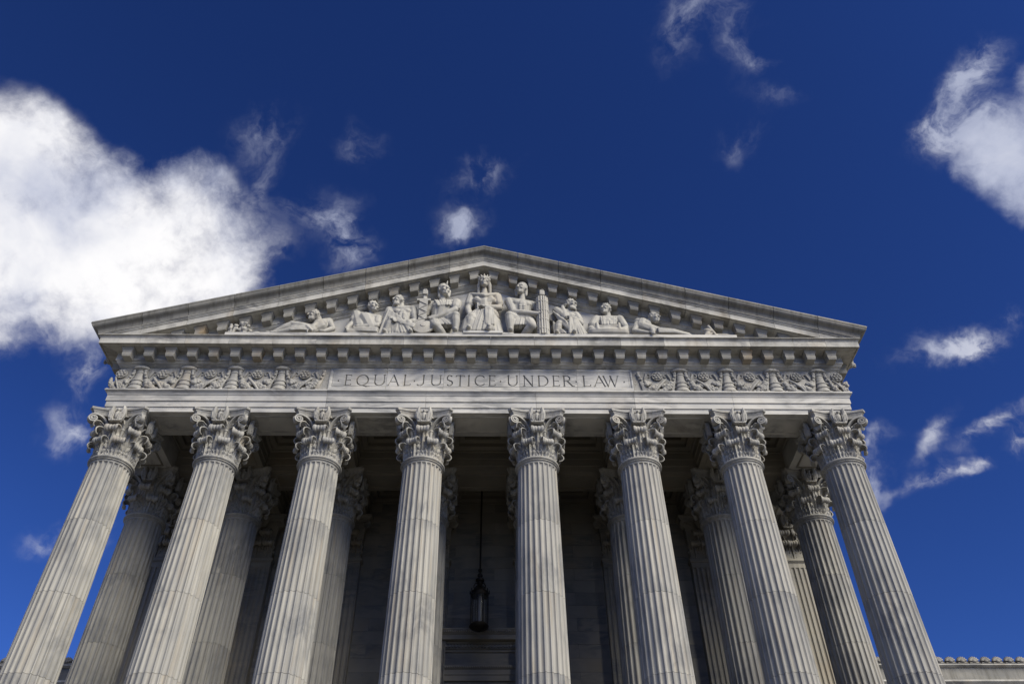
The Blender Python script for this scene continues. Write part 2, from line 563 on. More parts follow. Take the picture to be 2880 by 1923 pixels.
# --- architrave (three fasciae and a moulding)
IN = 0.0
arch_prof = [(0.66, ARCH_Z), (-0.70, ARCH_Z), (-0.70, 19.945), (-0.712, 19.955), (-0.74, 19.96), (-0.74, 20.19), (-0.752, 20.20), (-0.78, 20.205), (-0.78, 20.455),
             (-0.80, 20.465), (-0.80, 20.49), (-0.815, 20.53), (-0.85, 20.575), (-0.885, 20.60), (-0.90, 20.605), (-0.90, 20.66), (-0.66, 20.685), (0.66, 20.685)]
m = MB(); m.box(-12.6, 12.6, -0.55, 0.55, ARCH_Z + 0.05, 20.6)
architrave = P(m, 'architrave', MAT['block'])
run_front([(y if y < 0.5 else 0.70, z) for y, z in arch_prof], XS[1:-1], 'architrave_stone', MAT['block'], architrave, 30)
# side architraves run back to the wall
side_prof = [(max(y, -0.90) if y < 0.5 else 0.70, z) for y, z in arch_prof]
run_side(side_prof, WALL_Y - 0.02, [ROW2], 'architrave_stone', MAT['block'], architrave, 30)
# --- beams over the second row and across the porch
beam = [(-0.70, ARCH_Z + 0.003), (0.70, ARCH_Z + 0.003), (0.70, 20.0), (0.74, 20.01), (0.74, 20.30), (0.78, 20.31), (0.78, 20.62), (-0.78, 20.62), (-0.78, 20.31), (-0.74, 20.30), (-0.74, 20.01), (-0.70, 20.0)]
for i in range(7):
    xa, xb = XS[i] + (0.71 if i == 0 else GAP), XS[i + 1] - (0.71 if i == 6 else GAP)
    m = MB().prism([(y + ROW2, z) for y, z in beam], [xa, xb])
    P(m, 'cross_beam', MAT['ceiling'], architrave)
for x in XS[1:-1]:
    for ya, yb in ((0.72, ROW2 - 0.80), (ROW2 + 0.80, WALL_Y - 0.02)):
        ring = lambda yy: [(x + a, yy, z - 0.003) for a, z in beam]
        P(MB().loft([ring(ya), ring(yb)]), 'cross_beam', MAT['ceiling'], architrave)
# sunk panels in the beam undersides: a raised frame round each
def frame(x0, x1, y0, y1, z, w=0.06, h=0.028):
    m = MB()
    o = [(x0, y0), (x1, y0), (x1, y1), (x0, y1)]
    i = [(x0 + w, y0 + w), (x1 - w, y0 + w), (x1 - w, y1 - w), (x0 + w, y1 - w)]
    rings = [[(a, b, z + 0.005) for a, b in o], [(a, b, z - h) for a, b in o], [(a, b, z - h) for a, b in i], [(a, b, z + 0.005) for a, b in i]]
    v = [q for r in rings for q in r]; f = []
    for r in range(3):
        for j in range(4):
            f.append((r * 4 + j, r * 4 + (j + 1) % 4, (r + 1) * 4 + (j + 1) % 4, (r + 1) * 4 + j))
    return m.add(v, f)
for i in range(7):
    xa, xb = XS[i] + 1.05, XS[i + 1] - 1.05
    P(frame(xa, xb, -0.48, 0.48, ARCH_Z), 'soffit_frame', MAT['block'], architrave)
    P(frame(xa, xb, ROW2 - 0.48, ROW2 + 0.48, ARCH_Z + 0.003), 'soffit_frame', MAT['ceiling'], architrave)
for x in XS:
    P(frame(x - 0.48, x + 0.48, 1.05, ROW2 - 1.05, ARCH_Z), 'soffit_frame', MAT['ceiling'], architrave)
    P(frame(x - 0.48, x + 0.48, ROW2 + 1.05, WALL_Y - 0.5, ARCH_Z), 'soffit_frame', MAT['ceiling'], architrave)
# --- coffered ceiling
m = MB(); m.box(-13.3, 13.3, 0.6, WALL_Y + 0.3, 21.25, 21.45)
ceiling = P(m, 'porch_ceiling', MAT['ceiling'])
for i in range(7):
    for (ya, yb) in ((0.70, ROW2 - 0.78), (ROW2 + 0.78, WALL_Y)):
        xa, xb = XS[i] + 0.78, XS[i + 1] - 0.78
        m = MB()
        steps = [(0.0, 20.58), (0.10, 20.58), (0.10, 20.66), (0.15, 20.70), (0.30, 20.70), (0.30, 20.86), (0.36, 20.90), (0.52, 20.90), (0.52, 21.06), (0.58, 21.10), (0.66, 21.10), (0.66, 21.18)]
        rings = [[(xa + d, ya + d * 0.9, z), (xb - d, ya + d * 0.9, z), (xb - d, yb - d * 0.9, z), (xa + d, yb - d * 0.9, z)] for d, z in steps]
        v = [q for r in rings for q in r]; f = []
        for r in range(len(rings) - 1):
            for j in range(4):
                f.append((r * 4 + (j + 1) % 4, r * 4 + j, (r + 1) * 4 + j, (r + 1) * 4 + (j + 1) % 4))
        k = (len(rings) - 1) * 4
        f.append((k + 3, k + 2, k + 1, k))
        m.add(v, f)
        o = P(m, 'coffer', MAT['ceiling'], ceiling, fix=False)

# --- frieze: plain wall of stones, carved festoons and the inscription
m = MB(); m.box(-13.0, 13.0, -0.45, 0.30, 20.686, 21.95)
frieze = P(m, 'frieze', MAT['block'])
fz0, fz1 = 20.686, 21.80
fr_prof = [(-0.70, fz0), (-0.70, fz1), (-0.40, fz1), (-0.40, fz0)]
for sgn in (-1, 1):
    js = [5.66, 7.45 + 0.87, 7.45 + 1.75 + 0.87, 7.45 + 3.5 + 0.87]
    for a, b in zip(js[:-1], js[1:]):
        xs = sorted((sgn * (a + GAP), sgn * (b - GAP)))
        P(MB().prism(fr_prof, xs), 'frieze_stone', MAT['carved'], frieze)
    xs = [sgn * (js[-1] + GAP), 'hi' if sgn > 0 else 'lo']
    if sgn < 0: xs = xs[::-1]
    P(MB().prism(fr_prof, xs, xfun=front_fun(0, 0)), 'frieze_stone', MAT['carved'], frieze)
run_side([(-0.70, fz0), (-0.70, fz1), (-0.40, fz1), (-0.40, fz0)], 8.0, [2.2, 5.0], 'frieze_stone', MAT['carved'], frieze)

# carved stand between two swags
def make_stand():
    m = MB()
    prof = [(0.31, 0.00), (0.31, 0.05), (0.27, 0.06), (0.245, 0.10), (0.235, 0.20), (0.27, 0.215), (0.275, 0.25), (0.235, 0.265), (0.205, 0.30), (0.20, 0.40), (0.235, 0.415), (0.24, 0.455), (0.20, 0.47), (0.165, 0.52), (0.15, 0.62),
            (0.14, 0.80), (0.165, 0.81), (0.17, 0.85), (0.14, 0.86), (0.15, 0.92), (0.20, 0.955), (0.30, 0.975), (0.325, 1.01), (0.315, 1.05), (0.29, 1.075)]
    rings = []
    for r, z in prof:
        rings.append([(r * math.cos(a), -0.02 - 0.78 * r * math.sin(a), z) for a in np.linspace(0, PI, 11)] + [(-r, 0.02, z), (r, 0.02, z)])
    m.loft(rings)
    return m.mesh('stand', MAT['carved'], 40)
def make_ribbon(s):
    m = MB()
    path = [(0.24, 0.98), (0.20, 0.86), (0.23, 0.70), (0.29, 0.56), (0.31, 0.42), (0.36, 0.28), (0.385, 0.14), (0.40, 0.02)]
    rings = []
    for i, (x, z) in enumerate(path):
        w_ = 0.045 + 0.045 * (i / 7)
        d = 0.10 + 0.05 * math.sin(i * 1.7)
        rings.append([(s * (x - w_), 0.01, z), (s * (x - w_), -d * 0.7, z), (s * (x - w_ * 0.2), -d, z), (s * (x + w_), -d * 0.8, z + 0.01), (s * (x + w_), 0.01, z)])
    m.loft(rings)
    for i in (1, 2, 3):
        x, z = path[i]
        m.ball((s * x, -0.11, z + 0.05), (0.06, 0.05, 0.06), 8, 5)
    return m.mesh('ribbon', MAT['carved'], 40)
def make_swag(seed):
    r = random.Random(seed)
    m = MB()
    hw = 0.50
    for i in range(64):
        x = -0.53 + 1.06 * ((i * 0.618034) % 1.0)
        top = 0.36 + 0.22 * (abs(x) / hw) ** 2
        z = 0.04 + (top - 0.04) * ((i * 0.7548777) % 1.0)
        if abs((x - 0.02) + (z - 0.2) * 0.85) < 0.07: continue
        rad = r.uniform(0.06, 0.10)
        m.ball((x, -0.05 - 0.09 * math.sin(PI * min(1, z / top)) * r.uniform(0.7, 1.1), z), (rad, rad * 0.95, rad * r.uniform(0.85, 1.1)), 8, 5)
    # ribbon wound across the swag
    m.tube([(-0.30, -0.06, 0.60), (-0.16, -0.15, 0.42), (0.02, -0.19, 0.20), (0.16, -0.13, 0.02)], [0.05, 0.06, 0.06, 0.055], 8, flat=(1.0, 0.9))
    return m.mesh('swag', MAT['carved'], 50)
def make_rosette():
    m = MB()
    m.lathe([(0.20, 0.0), (0.215, 0.06), (0.20, 0.10), (0.16, 0.085), (0.12, 0.08), (0.05, 0.12)], 18)
    for i in range(6):
        a = 2 * PI * i / 6
        m.ball((0.115 * math.cos(a), 0.115 * math.sin(a), 0.11), (0.058, 0.058, 0.05), 8, 5)
    m.ball((0, 0, 0.12), (0.055, 0.055, 0.05), 8, 5)
    # turn it to face the front
    m.v = [(x, -z, y) for x, y, z in m.v]
    return m.mesh('rosette', MAT['carved'], 40)
def make_tendril(s):
    m = MB()
    pts = []
    for i in range(15):
        t = i / 14
        a = 0.4 + t * 4.6
        r_ = 0.13 * (1 - 0.72 * t)
        pts.append((s * (0.33 + r_ * math.cos(a)), -0.03, 0.80 + r_ * math.sin(a)))
    m.tube(pts, [0.030 - 0.014 * i / 14 for i in range(15)], 6)
    m.tube([(s * 0.50, -0.02, 0.62), (s * 0.46, -0.05, 0.74), (s * 0.40, -0.05, 0.86), (s * 0.44, -0.03, 0.95)], [0.02, 0.05, 0.045, 0.015], 6)
    return m.mesh('tendril', MAT['carved'], 50)
stand_me = make_stand(); ribs = {s: make_ribbon(s) for s in (-1, 1)}; swags = [make_swag(k) for k in (3, 8, 15)]
ros_me = make_rosette(); tens = {s: make_tendril(s) for s in (-1, 1)}
YF = -0.703
def fo(name, me, x, parent=frieze, sx=1.0):
    o = link(name, me, parent, (x, YF, fz0 + 0.012))
    o.scale = (sx, 0.78, 1)
    return o
for sgn in (-1, 1):
    for k in range(4):
        x = sgn * (7.45 + 1.75 * k)
        fo('carved_stand', stand_me, x)
        for s in (-1, 1): fo('ribbon', ribs[s], x)
    # half stand and ribbon at the panel
    fo('ribbon', ribs[sgn], sgn * 5.66)
    for k in range(4):
        x = sgn * (7.45 - 0.875 + 1.75 * k)
        w_ = 1.0 if k else 0.95
        fo('swag', swags[k % 3], x, sx=w_ * (1 if k % 2 else -1))
        o = fo('rosette', ros_me, x); o.location.z = fz0 + 0.80
        for s in (-1, 1): fo('tendril', tens[s], x)
    # swag that turns the corner
    fo('swag', swags[1], sgn * 13.33, sx=0.62)
    o = fo('rosette', ros_me, sgn * 13.36); o.location.z = fz0 + 0.80
    # sides
    for yy in (0.35, 2.1, 3.85, 5.6):
        for me, nm in ((swags[0], 'swag'), (ros_me, 'rosette')):
            o = link(nm, me, frieze, (sgn * (X0 + 0.003), yy, fz0 + (0.80 if nm == 'rosette' else 0.012)), sgn * PI / 2)

# --- inscription panel: V-cut letters in five slabs
def seg_letters():
    T, N = 0.084, 0.05      # thick and thin stroke widths in letter heights
    def stem(x, w=T, y0=0, y1=1, serif=(1, 1)):
        out = [(x, y0, w, x, y1, w)]
        s = 0.095
        if serif[0]: out.append((x - s, y0 + 0.012, N * .8, x + s, y0 + 0.012, N * .8))
        if serif[1]: out.append((x - s, y1 - 0.012, N * .8, x + s, y1 - 0.012, N * .8))
        return out
    def bar(x0, x1, y, tick=0.0):
        out = [(x0, y, N, x1, y, N)]
        if tick: out.append((x1, y, N, x1 + 0.015, y + tick, N * 1.3))
        return out
    def arc(cx, cy, rx, ry, a0, a1, n=22):
        out = []
        for i in range(n):
            t0, t1 = R(a0 + (a1 - a0) * i / n), R(a0 + (a1 - a0) * (i + 1) / n)
            w0 = N + (T * 1.08 - N) * abs(math.cos(t0)) ** 1.3; w1 = N + (T * 1.08 - N) * abs(math.cos(t1)) ** 1.3
            out.append((cx + rx * math.cos(t0), cy + ry * math.sin(t0), w0, cx + rx * math.cos(t1), cy + ry * math.sin(t1), w1))
        return out
    def ser(x, y, s=0.08): return [(x - s, y, N * .8, x + s, y, N * .8)]
    G = {}
    G['E'] = (0.62, stem(0.12) + bar(0.12, 0.56, 0.985, -0.07) + bar(0.12, 0.50, 0.52, -0.05) + bar(0.12, 0.58, 0.015, 0.09))
    G['Q'] = (1.05, arc(0.52, 0.5, 0.47, 0.485, 0, 360, 40) + [(0.58, 0.03, N, 0.86, -0.10, T), (0.86, -0.10, T, 1.32, -0.10, N * .6)])
    G['U'] = (1.0, stem(0.12, y0=0.35, serif=(0, 1)) + stem(0.86, N * 1.4, y0=0.35, serif=(0, 1)) + arc(0.49, 0.36, 0.37, 0.35, 180, 360))
    G['A'] = (1.08, [(0.10, 0.0, N, 0.52, 1.0, N), (0.52, 1.0, T, 0.97, 0.0, T)] + bar(0.26, 0.78, 0.36) + ser(0.09, 0.012) + ser(0.98, 0.012))
    G['L'] = (0.66, stem(0.12) + bar(0.12, 0.60, 0.015, 0.12))
    G['J'] = (0.75, stem(0.62, y0=0.28, serif=(0, 1)) + arc(0.32, 0.28, 0.30, 0.27, 225, 360))
    G['S'] = (0.60, arc(0.30, 0.745, 0.22, 0.24, 40, 250) + [(0.22, 0.53, T, 0.40, 0.44, T)] + arc(0.30, 0.255, 0.24, 0.24, -110 + 180 - 20, -140))
    G['T'] = (0.76, stem(0.38, serif=(1, 0)) + bar(0.04, 0.72, 0.985) + [(0.04, 0.985, N, 0.02, 0.88, N * 1.3), (0.72, 0.985, N, 0.74, 0.88, N * 1.3)])
    G['I'] = (0.24, stem(0.12))
    G['C'] = (0.86, arc(0.50, 0.5, 0.46, 0.485, 48, 312, 30) + [(0.81, 0.86, N, 0.82, 0.74, N), (0.81, 0.14, N, 0.84, 0.22, N)])
    G['N'] = (0.98, stem(0.14, N * 1.3) + stem(0.86, N * 1.3, serif=(0, 1)) + [(0.10, 0.99, T, 0.87, 0.0, T)])
    G['D'] = (0.95, stem(0.12) + bar(0.12, 0.42, 0.985) + bar(0.12, 0.42, 0.015) + arc(0.40, 0.5, 0.50, 0.485, -90, 90, 26))
    G['R'] = (1.08, stem(0.12) + bar(0.12, 0.36, 0.985) + bar(0.12, 0.38, 0.50) + arc(0.36, 0.742, 0.26, 0.243, -90, 90) + [(0.40, 0.49, T, 0.82, 0.02, T), (0.82, 0.02, T, 1.02, 0.0, N)])
    G['W'] = (1.50, [(0.10, 1.0, T, 0.46, 0.0, T), (0.46, 0.0, N, 0.80, 1.0, N), (0.70, 1.0, T, 1.04, 0.0, T), (1.04, 0.0, N, 1.38, 1.0, N)] + ser(0.10, 0.988) + ser(1.38, 0.988) + ser(0.74, 0.988))
    G['.'] = (0.20, [(0.10, 0.42, 0.10, 0.10, 0.52, 0.02)])
    return G
LET = [('.', 240, 240), ('E', 320, 412), ('Q', 475, 640), ('U', 700, 865), ('A', 885, 1050), ('L', 1095, 1195), ('.', 1240, 1240), ('J', 1265, 1380), ('U', 1450, 1605), ('S', 1660, 1750),
       ('T', 1785, 1900), ('I', 1940, 1975), ('C', 2035, 2165), ('E', 2215, 2310), ('.', 2377, 2377), ('U', 2463, 2615), ('N', 2670, 2815), ('D', 2867, 3010), ('E', 3060, 3160), ('R', 3200, 3365),
       ('.', 3377, 3377), ('L', 3460, 3575), ('A', 3605, 3775), ('W', 3730, 3955), ('.', 4015, 4015)]
LZ0, LH = 21.02, 0.505
GL = seg_letters()
strokes = []
for ch, u0, u1 in LET:
    x0 = -5.319 + (u0 - 240) * (10.638 / 3775.0); x1 = -5.319 + (u1 - 240) * (10.638 / 3775.0)
    wd, segs = GL[ch]
    if ch == '.':
        sx = LH; x0 -= 0.10 * LH
    else:
        sx = (x1 - x0) / wd
    for a in segs:
        strokes.append((x0 + a[0] * sx, LZ0 + a[1] * LH, a[2] * LH * 0.66, x0 + a[3] * sx, LZ0 + a[4] * LH, a[5] * LH * 0.66))
PZ0, PZ1 = 20.69, 21.795
def panel_depth(X, Z):
    d = np.zeros_like(X)
    for (xa, za, wa, xb, zb, wb) in strokes:
        wm = max(wa, wb)
        sel = (X > min(xa, xb) - wm) & (X < max(xa, xb) + wm) & (Z > min(za, zb) - wm) & (Z < max(za, zb) + wm)
        if not sel.any(): continue
        x = X[sel]; z = Z[sel]
        L2 = (xb - xa) ** 2 + (zb - za) ** 2 + 1e-9
        t = np.clip(((x - xa) * (xb - xa) + (z - za) * (zb - za)) / L2, 0, 1)
        dist = np.hypot(x - xa - t * (xb - xa), z - za - t * (zb - za))
        d[sel] = np.maximum(d[sel], np.clip((wa + t * (wb - wa)) - dist, 0, None))
    y = np.minimum(d * 2.2, 0.06)
    # raised border of the tablet
    e = np.minimum(np.minimum(X + 5.65, 5.65 - X), np.minimum(PZ1 - Z, Z - (20.83)))
    bord = np.where(e < 0.055, -0.045, np.where(e < 0.11, -0.045 + (e - 0.055) / 0.055 * 0.045, 0.0))
    bord = np.where((e > 0.135) & (e < 0.15), -0.012, bord)
    return y + bord
slab_j = [-5.65, -3.53, -1.41, 1.42, 3.56, 5.65]
lower = np.arange(PZ0, 20.99, 0.02); fine = np.arange(20.95, 21.56, 0.0085); upper = np.arange(21.56, PZ1 + 0.001, 0.015)
zs = np.unique(np.round(np.concatenate([lower[lower < 20.95], fine, upper, [PZ1]]), 4))
for a, b in zip(slab_j[:-1], slab_j[1:]):
    xs_ = np.linspace(a + GAP, b - GAP, int((b - a) / 0.0095))
    Xg, Zg = np.meshgrid(xs_, zs)
    Yg = -0.705 + panel_depth(Xg, Zg)
    nx, nz = len(xs_), len(zs)
    v = np.stack([Xg, Yg, Zg], -1).reshape(-1, 3)
    idx = np.arange(nx * nz).reshape(nz, nx)
    f = np.stack([idx[:-1, :-1], idx[:-1, 1:], idx[1:, 1:], idx[1:, :-1]], -1).reshape(-1, 4)
    # back and rim
    n0 = len(v)
    v = np.vstack([v, [[xs_[0], -0.42, zs[0]], [xs_[-1], -0.42, zs[0]], [xs_[-1], -0.42, zs[-1]], [xs_[0], -0.42, zs[-1]]]])
    fl = [tuple(q) for q in f.tolist()]
    fl += [tuple(idx[0, ::-1].tolist()) + (n0, n0 + 1), tuple(idx[-1, :].tolist()) + (n0 + 2, n0 + 3), tuple(idx[::-1, -1].tolist())[::-1] [::-1] + (n0 + 1, n0 + 2)[::1], tuple(idx[:, 0].tolist()) + (n0 + 3, n0)]
    me = bpy.data.meshes.new('inscription_slab')
    me.from_pydata(v.tolist(), [], fl)
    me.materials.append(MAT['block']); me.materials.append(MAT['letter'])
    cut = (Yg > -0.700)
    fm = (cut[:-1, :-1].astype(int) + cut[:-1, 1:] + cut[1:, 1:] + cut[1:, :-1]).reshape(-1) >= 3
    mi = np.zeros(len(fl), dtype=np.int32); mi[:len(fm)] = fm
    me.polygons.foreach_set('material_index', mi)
    o = link('inscription_slab', me, frieze)
    o['label'] = 'smooth marble slab with cut letters of the motto'

# --- cornice
soff = 22.36
bed_prof = [(-0.40, 21.80), (-0.72, 21.80), (-0.735, 21.82), (-0.78, 21.835), (-0.80, 21.85), (-0.80, 21.875), (-0.83, 21.885), (-0.875, 21.915), (-0.905, 21.955), (-0.91, 21.985), (-0.945, 21.99),
            (-0.945, soff - 0.05), (-0.965, soff - 0.045), (-0.985, soff - 0.01), (-0.985, soff + 0.06), (-0.40, soff + 0.06)]
m = MB(); m.box(-13.2, 13.2, -0.65, 1.0, 21.96, 22.6)
cornice = P(m, 'cornice', MAT['cornice'])
cj = [-12.75, -11.08, -9.46, -7.83, -6.20, -4.57, -2.93, -1.30, 0.33, 1.97, 3.60, 5.23, 6.87, 8.50, 10.13, 11.77, 13.0]
run_front(bed_prof, [-9.46, -6.2, -2.93, 0.33, 3.6, 6.87, 10.13], 'bed_moulding', MAT['cornice'], cornice, 30)
run_side(bed_prof, 9.0, [3.0, 6.0], 'bed_moulding', MAT['cornice'], cornice, 30)
cor_prof = [(-0.60, soff), (-1.42, soff), (-1.42, soff + 0.02), (-1.45, soff + 0.02), (-1.45, soff - 0.006), (-1.50, soff - 0.006), (-1.50, 22.62), (-1.512, 22.625), (-1.515, 22.645), (-1.53, 22.67), (-1.56, 22.69), (-1.60, 22.70), (-1.60, 22.72), (-0.60, 22.735)]
run_front(cor_prof, cj, 'cornice_stone', MAT['cornice'], cornice, 30)
run_side(cor_prof, 9.0, [1.7, 4.1, 6.5], 'cornice_stone', MAT['cornice'], cornice, 30)
def make_modillion(slope):
    m = MB()
    def ring(hw, y0, y1, z, dz=0.0):
        return [(-hw, y0, z - slope * -hw), (hw, y0, z - slope * hw), (hw, y1, z - slope * hw), (-hw, y1, z - slope * -hw)]
    yb = 0.03
    m.loft([ring(0.150, -0.285, yb, -0.405), ring(0.165, -0.315, yb, -0.33), ring(0.170, -0.305, yb, -0.25), ring(0.172, -0.32, yb, -0.155), ring(0.205, -0.335, yb, -0.12), ring(0.218, -0.365, yb, -0.075), ring(0.218, -0.365, yb, 0.004)])
    me = m.mesh('modillion', MAT['modillion'])
    fix_normals(me)
    return me
mod0 = make_modillion(0.0)
for k in range(-17, 17):
    link('modillion', mod0, cornice, (0.4 + 0.8 * k, -0.945, soff))
for s in (-1, 1):
    for k in range(11):
        link('modillion', mod0, cornice, (s * (X0 + 0.245), -0.3 + 0.8 * k, soff), s * PI / 2)

# --- raking cornice of the pediment
def zr(x): return -SL * abs(x)
def rake_run(prof, joints, name, mat, parent, clip=22.728, smooth=None, xend=None, SG=0.009):
    poly = [(-Y0 - o, ZR + dz) for o, dz in prof]
    js = sorted(joints)
    full = [-99] + [-j for j in reversed(js)] + js + [99]
    for a, b in zip(full[:-1], full[1:]):
        secs = [a, b]
        if a < 0 < b: secs = [a + SG, 0.0, b - SG]
        else: secs = [a + (SG if a > -90 else 0), b - (SG if b < 90 else 0)]
        def xf(x, y):
            if x < -90: return -(X0 + o_of(y)) if xend is None else -xend
            if x > 90: return X0 + o_of(y) if xend is None else xend
            return x
        m = MB().prism(poly, secs, zshift=zr, xfun=xf)
        me = m.mesh(name, mat, None)
        bm = bmesh.new(); bm.from_mesh(me)
        bmesh.ops.recalc_face_normals(bm, faces=bm.faces)
        if clip and min(q.co.z for q in bm.verts) < clip:
            r_ = bmesh.ops.bisect_plane(bm, geom=bm.verts[:] + bm.edges[:] + bm.faces[:], plane_co=(0, 0, clip), plane_no=(0, 0, 1), clear_inner=True)
            es = [e for e in r_['geom_cut'] if isinstance(e, bmesh.types.BMEdge)]
            if es: bmesh.ops.holes_fill(bm, edges=es, sides=0)
        bm.to_mesh(me); bm.free()
        if smooth: me.shade_smooth(); me.set_sharp_from_angle(angle=R(smooth))
        link(name, me, parent)
# tympanum: back wall of the gable in slabs
m = MB()
tz = lambda x: ZR - 0.2 - SL * abs(x)
m.add([(-12.9, -0.45, 22.70), (12.9, -0.45, 22.70), (0, -0.45, tz(0)), (-12.9, 0.3, 22.70), (12.9, 0.3, 22.70), (0, 0.3, tz(0))], [(0, 1, 2), (5, 4, 3), (0, 3, 4, 1), (1, 4, 5, 2), (2, 5, 3, 0)])
tymp = P(m, 'tympanum', MAT['cornice'])
tj = [-12.0, -9.0, -6.4, -3.9, -1.3, 1.3, 3.9, 6.4, 9.0, 12.0]
for a, b in zip(tj[:-1], tj[1:]):
    m = MB()
    xs_ = [a + GAP, b - GAP] if not (a < 0 < b) else [a + GAP, 0, b - GAP]
    rings = [[(x, -0.70, 22.70), (x, -0.70, max(tz(x), 22.72)), (x, -0.46, max(tz(x), 22.72)), (x, -0.46, 22.70)] for x in xs_]
    m.loft(rings)
    P(m, 'tympanum_slab', MAT['block'], tymp)
m = MB()
m.prism([(-0.66, ZR + 0.05), (-0.66, ZR + 0.5), (1.5, ZR + 0.5), (1.5, ZR + 0.05)], [-13.0, 0.0, 13.0], zshift=zr)
rake = P(m, 'raking_cornice', MAT['cornice'])
SJ = [1.40, 3.05, 4.72, 6.34, 7.99, 9.62, 11.27, 12.87]
rake_run([(-0.10, -0.66), (0.0, -0.66), (0.025, -0.64), (0.08, -0.60), (0.08, -0.555), (0.14, -0.52), (0.20, -0.45), (0.21, -0.40), (0.245, -0.395), (0.245, -0.05), (0.285, -0.01), (0.285, 0.05), (-0.10, 0.05)],
         SJ[1::2], 'raking_bed_moulding', MAT['cornice'], rake, smooth=30, SG=0.003)
rake_run([(-0.05, 0.0), (0.72, 0.0), (0.72, 0.02), (0.75, 0.02), (0.75, -0.006), (0.80, -0.006), (0.80, 0.255), (0.83, 0.265), (0.83, 0.29), (0.855, 0.31), (0.865, 0.345), (0.895, 0.35), (0.895, 0.375), (-0.05, 0.42)],
         SJ, 'raking_corona_stone', MAT['cornice'], rake, smooth=30, SG=0.005)
sima = [(0.0, 0.378), (0.90, 0.378)]
for i in range(11):
    t = i / 10
    # cyma recta: hollow above, swelling below
    o = 0.905 + 0.245 * (t - math.sin(2 * PI * t) / (2 * PI) * 0.55)
    sima.append((o, 0.40 + 0.345 * t + 0.03 * math.sin(2 * PI * t)))
sima += [(1.165, 0.748), (1.165, 0.815), (0.0, 0.80)]
rake_run(sima, SJ, 'sima_stone', MAT['sima'], rake, clip=22.728, smooth=40)
# sima along the eaves at both sides
side_sima = [(-Y0 - o, ZR + dz - SL * (X0 + o)) for o, dz in sima if o > 0.5]
side_sima = [(-1.2, side_sima[0][1])] + side_sima + [(-1.2, side_sima[-1][1])]
run_side(side_sima, 9.0, [1.6, 4.1, 6.6], 'sima_stone', MAT['sima'], rake, 40)
for sgn in (1, -1):
    me = make_modillion(SL * sgn)
    for k in range(16):
        x = sgn * (0.4 + 0.8 * k)
        link('modillion', me, rake, (x, -0.945, ZR + zr(x)))
# lion-mask spouts on the eaves
def make_spout():
    m = MB()
    m.ball((0, 0, 0), (0.17, 0.16, 0.20), 12, 8)
    m.ball((0.0, -0.13, -0.06), (0.09, 0.10, 0.08), 10, 6)
    m.ball((0.0, -0.15, -0.15), (0.07, 0.07, 0.04), 8, 5)
    for i in range(11):
        a = -0.6 + (PI + 1.2) * i / 10
        m.ball((0.19 * math.cos(a), 0.04, 0.02 + 0.21 * math.sin(a)), (0.065, 0.07, 0.065), 8, 5)
    for s in (-1, 1): m.ball((s * 0.08, -0.12, 0.05), (0.035, 0.03, 0.03), 6, 4)
    return m.mesh('lion_spout', MAT['carved'], 50)
sp = make_spout()
for s in (-1, 1):
    for yy in (0.11, 3.2, 6.4):
        o = link('lion_spout', sp, rake, (s * (X0 + 1.10), yy, 22.92), s * PI / 2)
# roof
m = MB()
m.prism([(-1.6, ZR + 0.60), (-1.6, ZR + 0.79), (34.0, ZR + 0.79), (34.0, ZR + 0.60)], [-14.3, 0.0, 14.3], zshift=zr)
P(m, 'roof', MAT['roof'])
# body of the building behind the porch
m = MB(); m.box(-13.2, 13.2, WALL_Y + 0.25, 34.0, FLOOR - 0.02, 22.5)
body = P(m, 'main_block', MAT['wall'])

# --- statue plinth on the cornice
m = MB(); m.box(-9.72, 9.72, -1.45, -0.705, 22.731, 22.99)
plinth = P(m, 'statue_plinth', MAT['block'])
m = MB(); m.box(-0.72, 0.78, -1.50, -0.8, 22.985, 23.10); P(m, 'plinth_block', MAT['block'], plinth)
m = MB(); m.box(-1.15, 1.2, -1.46, -0.8, 22.985, 23.04); P(m, 'plinth_block', MAT['block'], plinth)

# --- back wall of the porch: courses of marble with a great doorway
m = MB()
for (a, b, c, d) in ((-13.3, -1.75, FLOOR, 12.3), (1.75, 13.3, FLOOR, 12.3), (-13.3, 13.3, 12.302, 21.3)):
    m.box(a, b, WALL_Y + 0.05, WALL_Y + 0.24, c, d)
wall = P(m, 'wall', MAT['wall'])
ch = 0.525
zc = 12.32
ci = 0
while zc < 20.9:
    h = ch if zc + ch < 21 else 21 - zc
    edges = list(np.arange(-13.25 + (0.8 if ci % 2 else 0.0), 13.2, 1.62))
    edges = [-13.28] + [e for e in edges if -13.0 < e < 13.0] + [13.28]
    for a, b in zip(edges[:-1], edges[1:]):
        d = random.uniform(-0.002, 0.002)
        m = MB(); m.box(a + 0.003, b - 0.003, WALL_Y + d, WALL_Y + 0.06, zc + 0.003, zc + h - 0.003)
        P(m, 'wall_stone', MAT['wall'], wall, fix=False)
    zc += ch; ci += 1
# doorway: casing, carved frieze and cornice
m = MB()
casing = [(0.0, 13.02), (-0.10, 13.02), (-0.10, 13.22), (-0.13, 13.23), (-0.13, 13.42), (-0.17, 13.44), (-0.20, 13.52), (-0.20, 13.56), (-0.06, 13.57), (-0.06, 14.06), (-0.12, 14.08), (-0.14, 14.16), (-0.18, 14.17),
          (-0.18, 14.33), (-0.22, 14.36), (-0.24, 14.42), (-0.46, 14.43), (-0.46, 14.60), (-0.50, 14.63), (-0.56, 14.74), (-0.58, 14.76), (-0.58, 14.82), (0.0, 14.86)]
m.prism([(WALL_Y + y - 0.004, z) for y, z in casing], [-2.45, 2.45])
door_s = P(m, 'door_surround', MAT['wall'])
m = MB()
for k in range(40):
    x = -2.39 + k * 0.1225
    m.box(x - 0.035, x + 0.035, WALL_Y - 0.27, WALL_Y - 0.185, 14.20, 14.31)
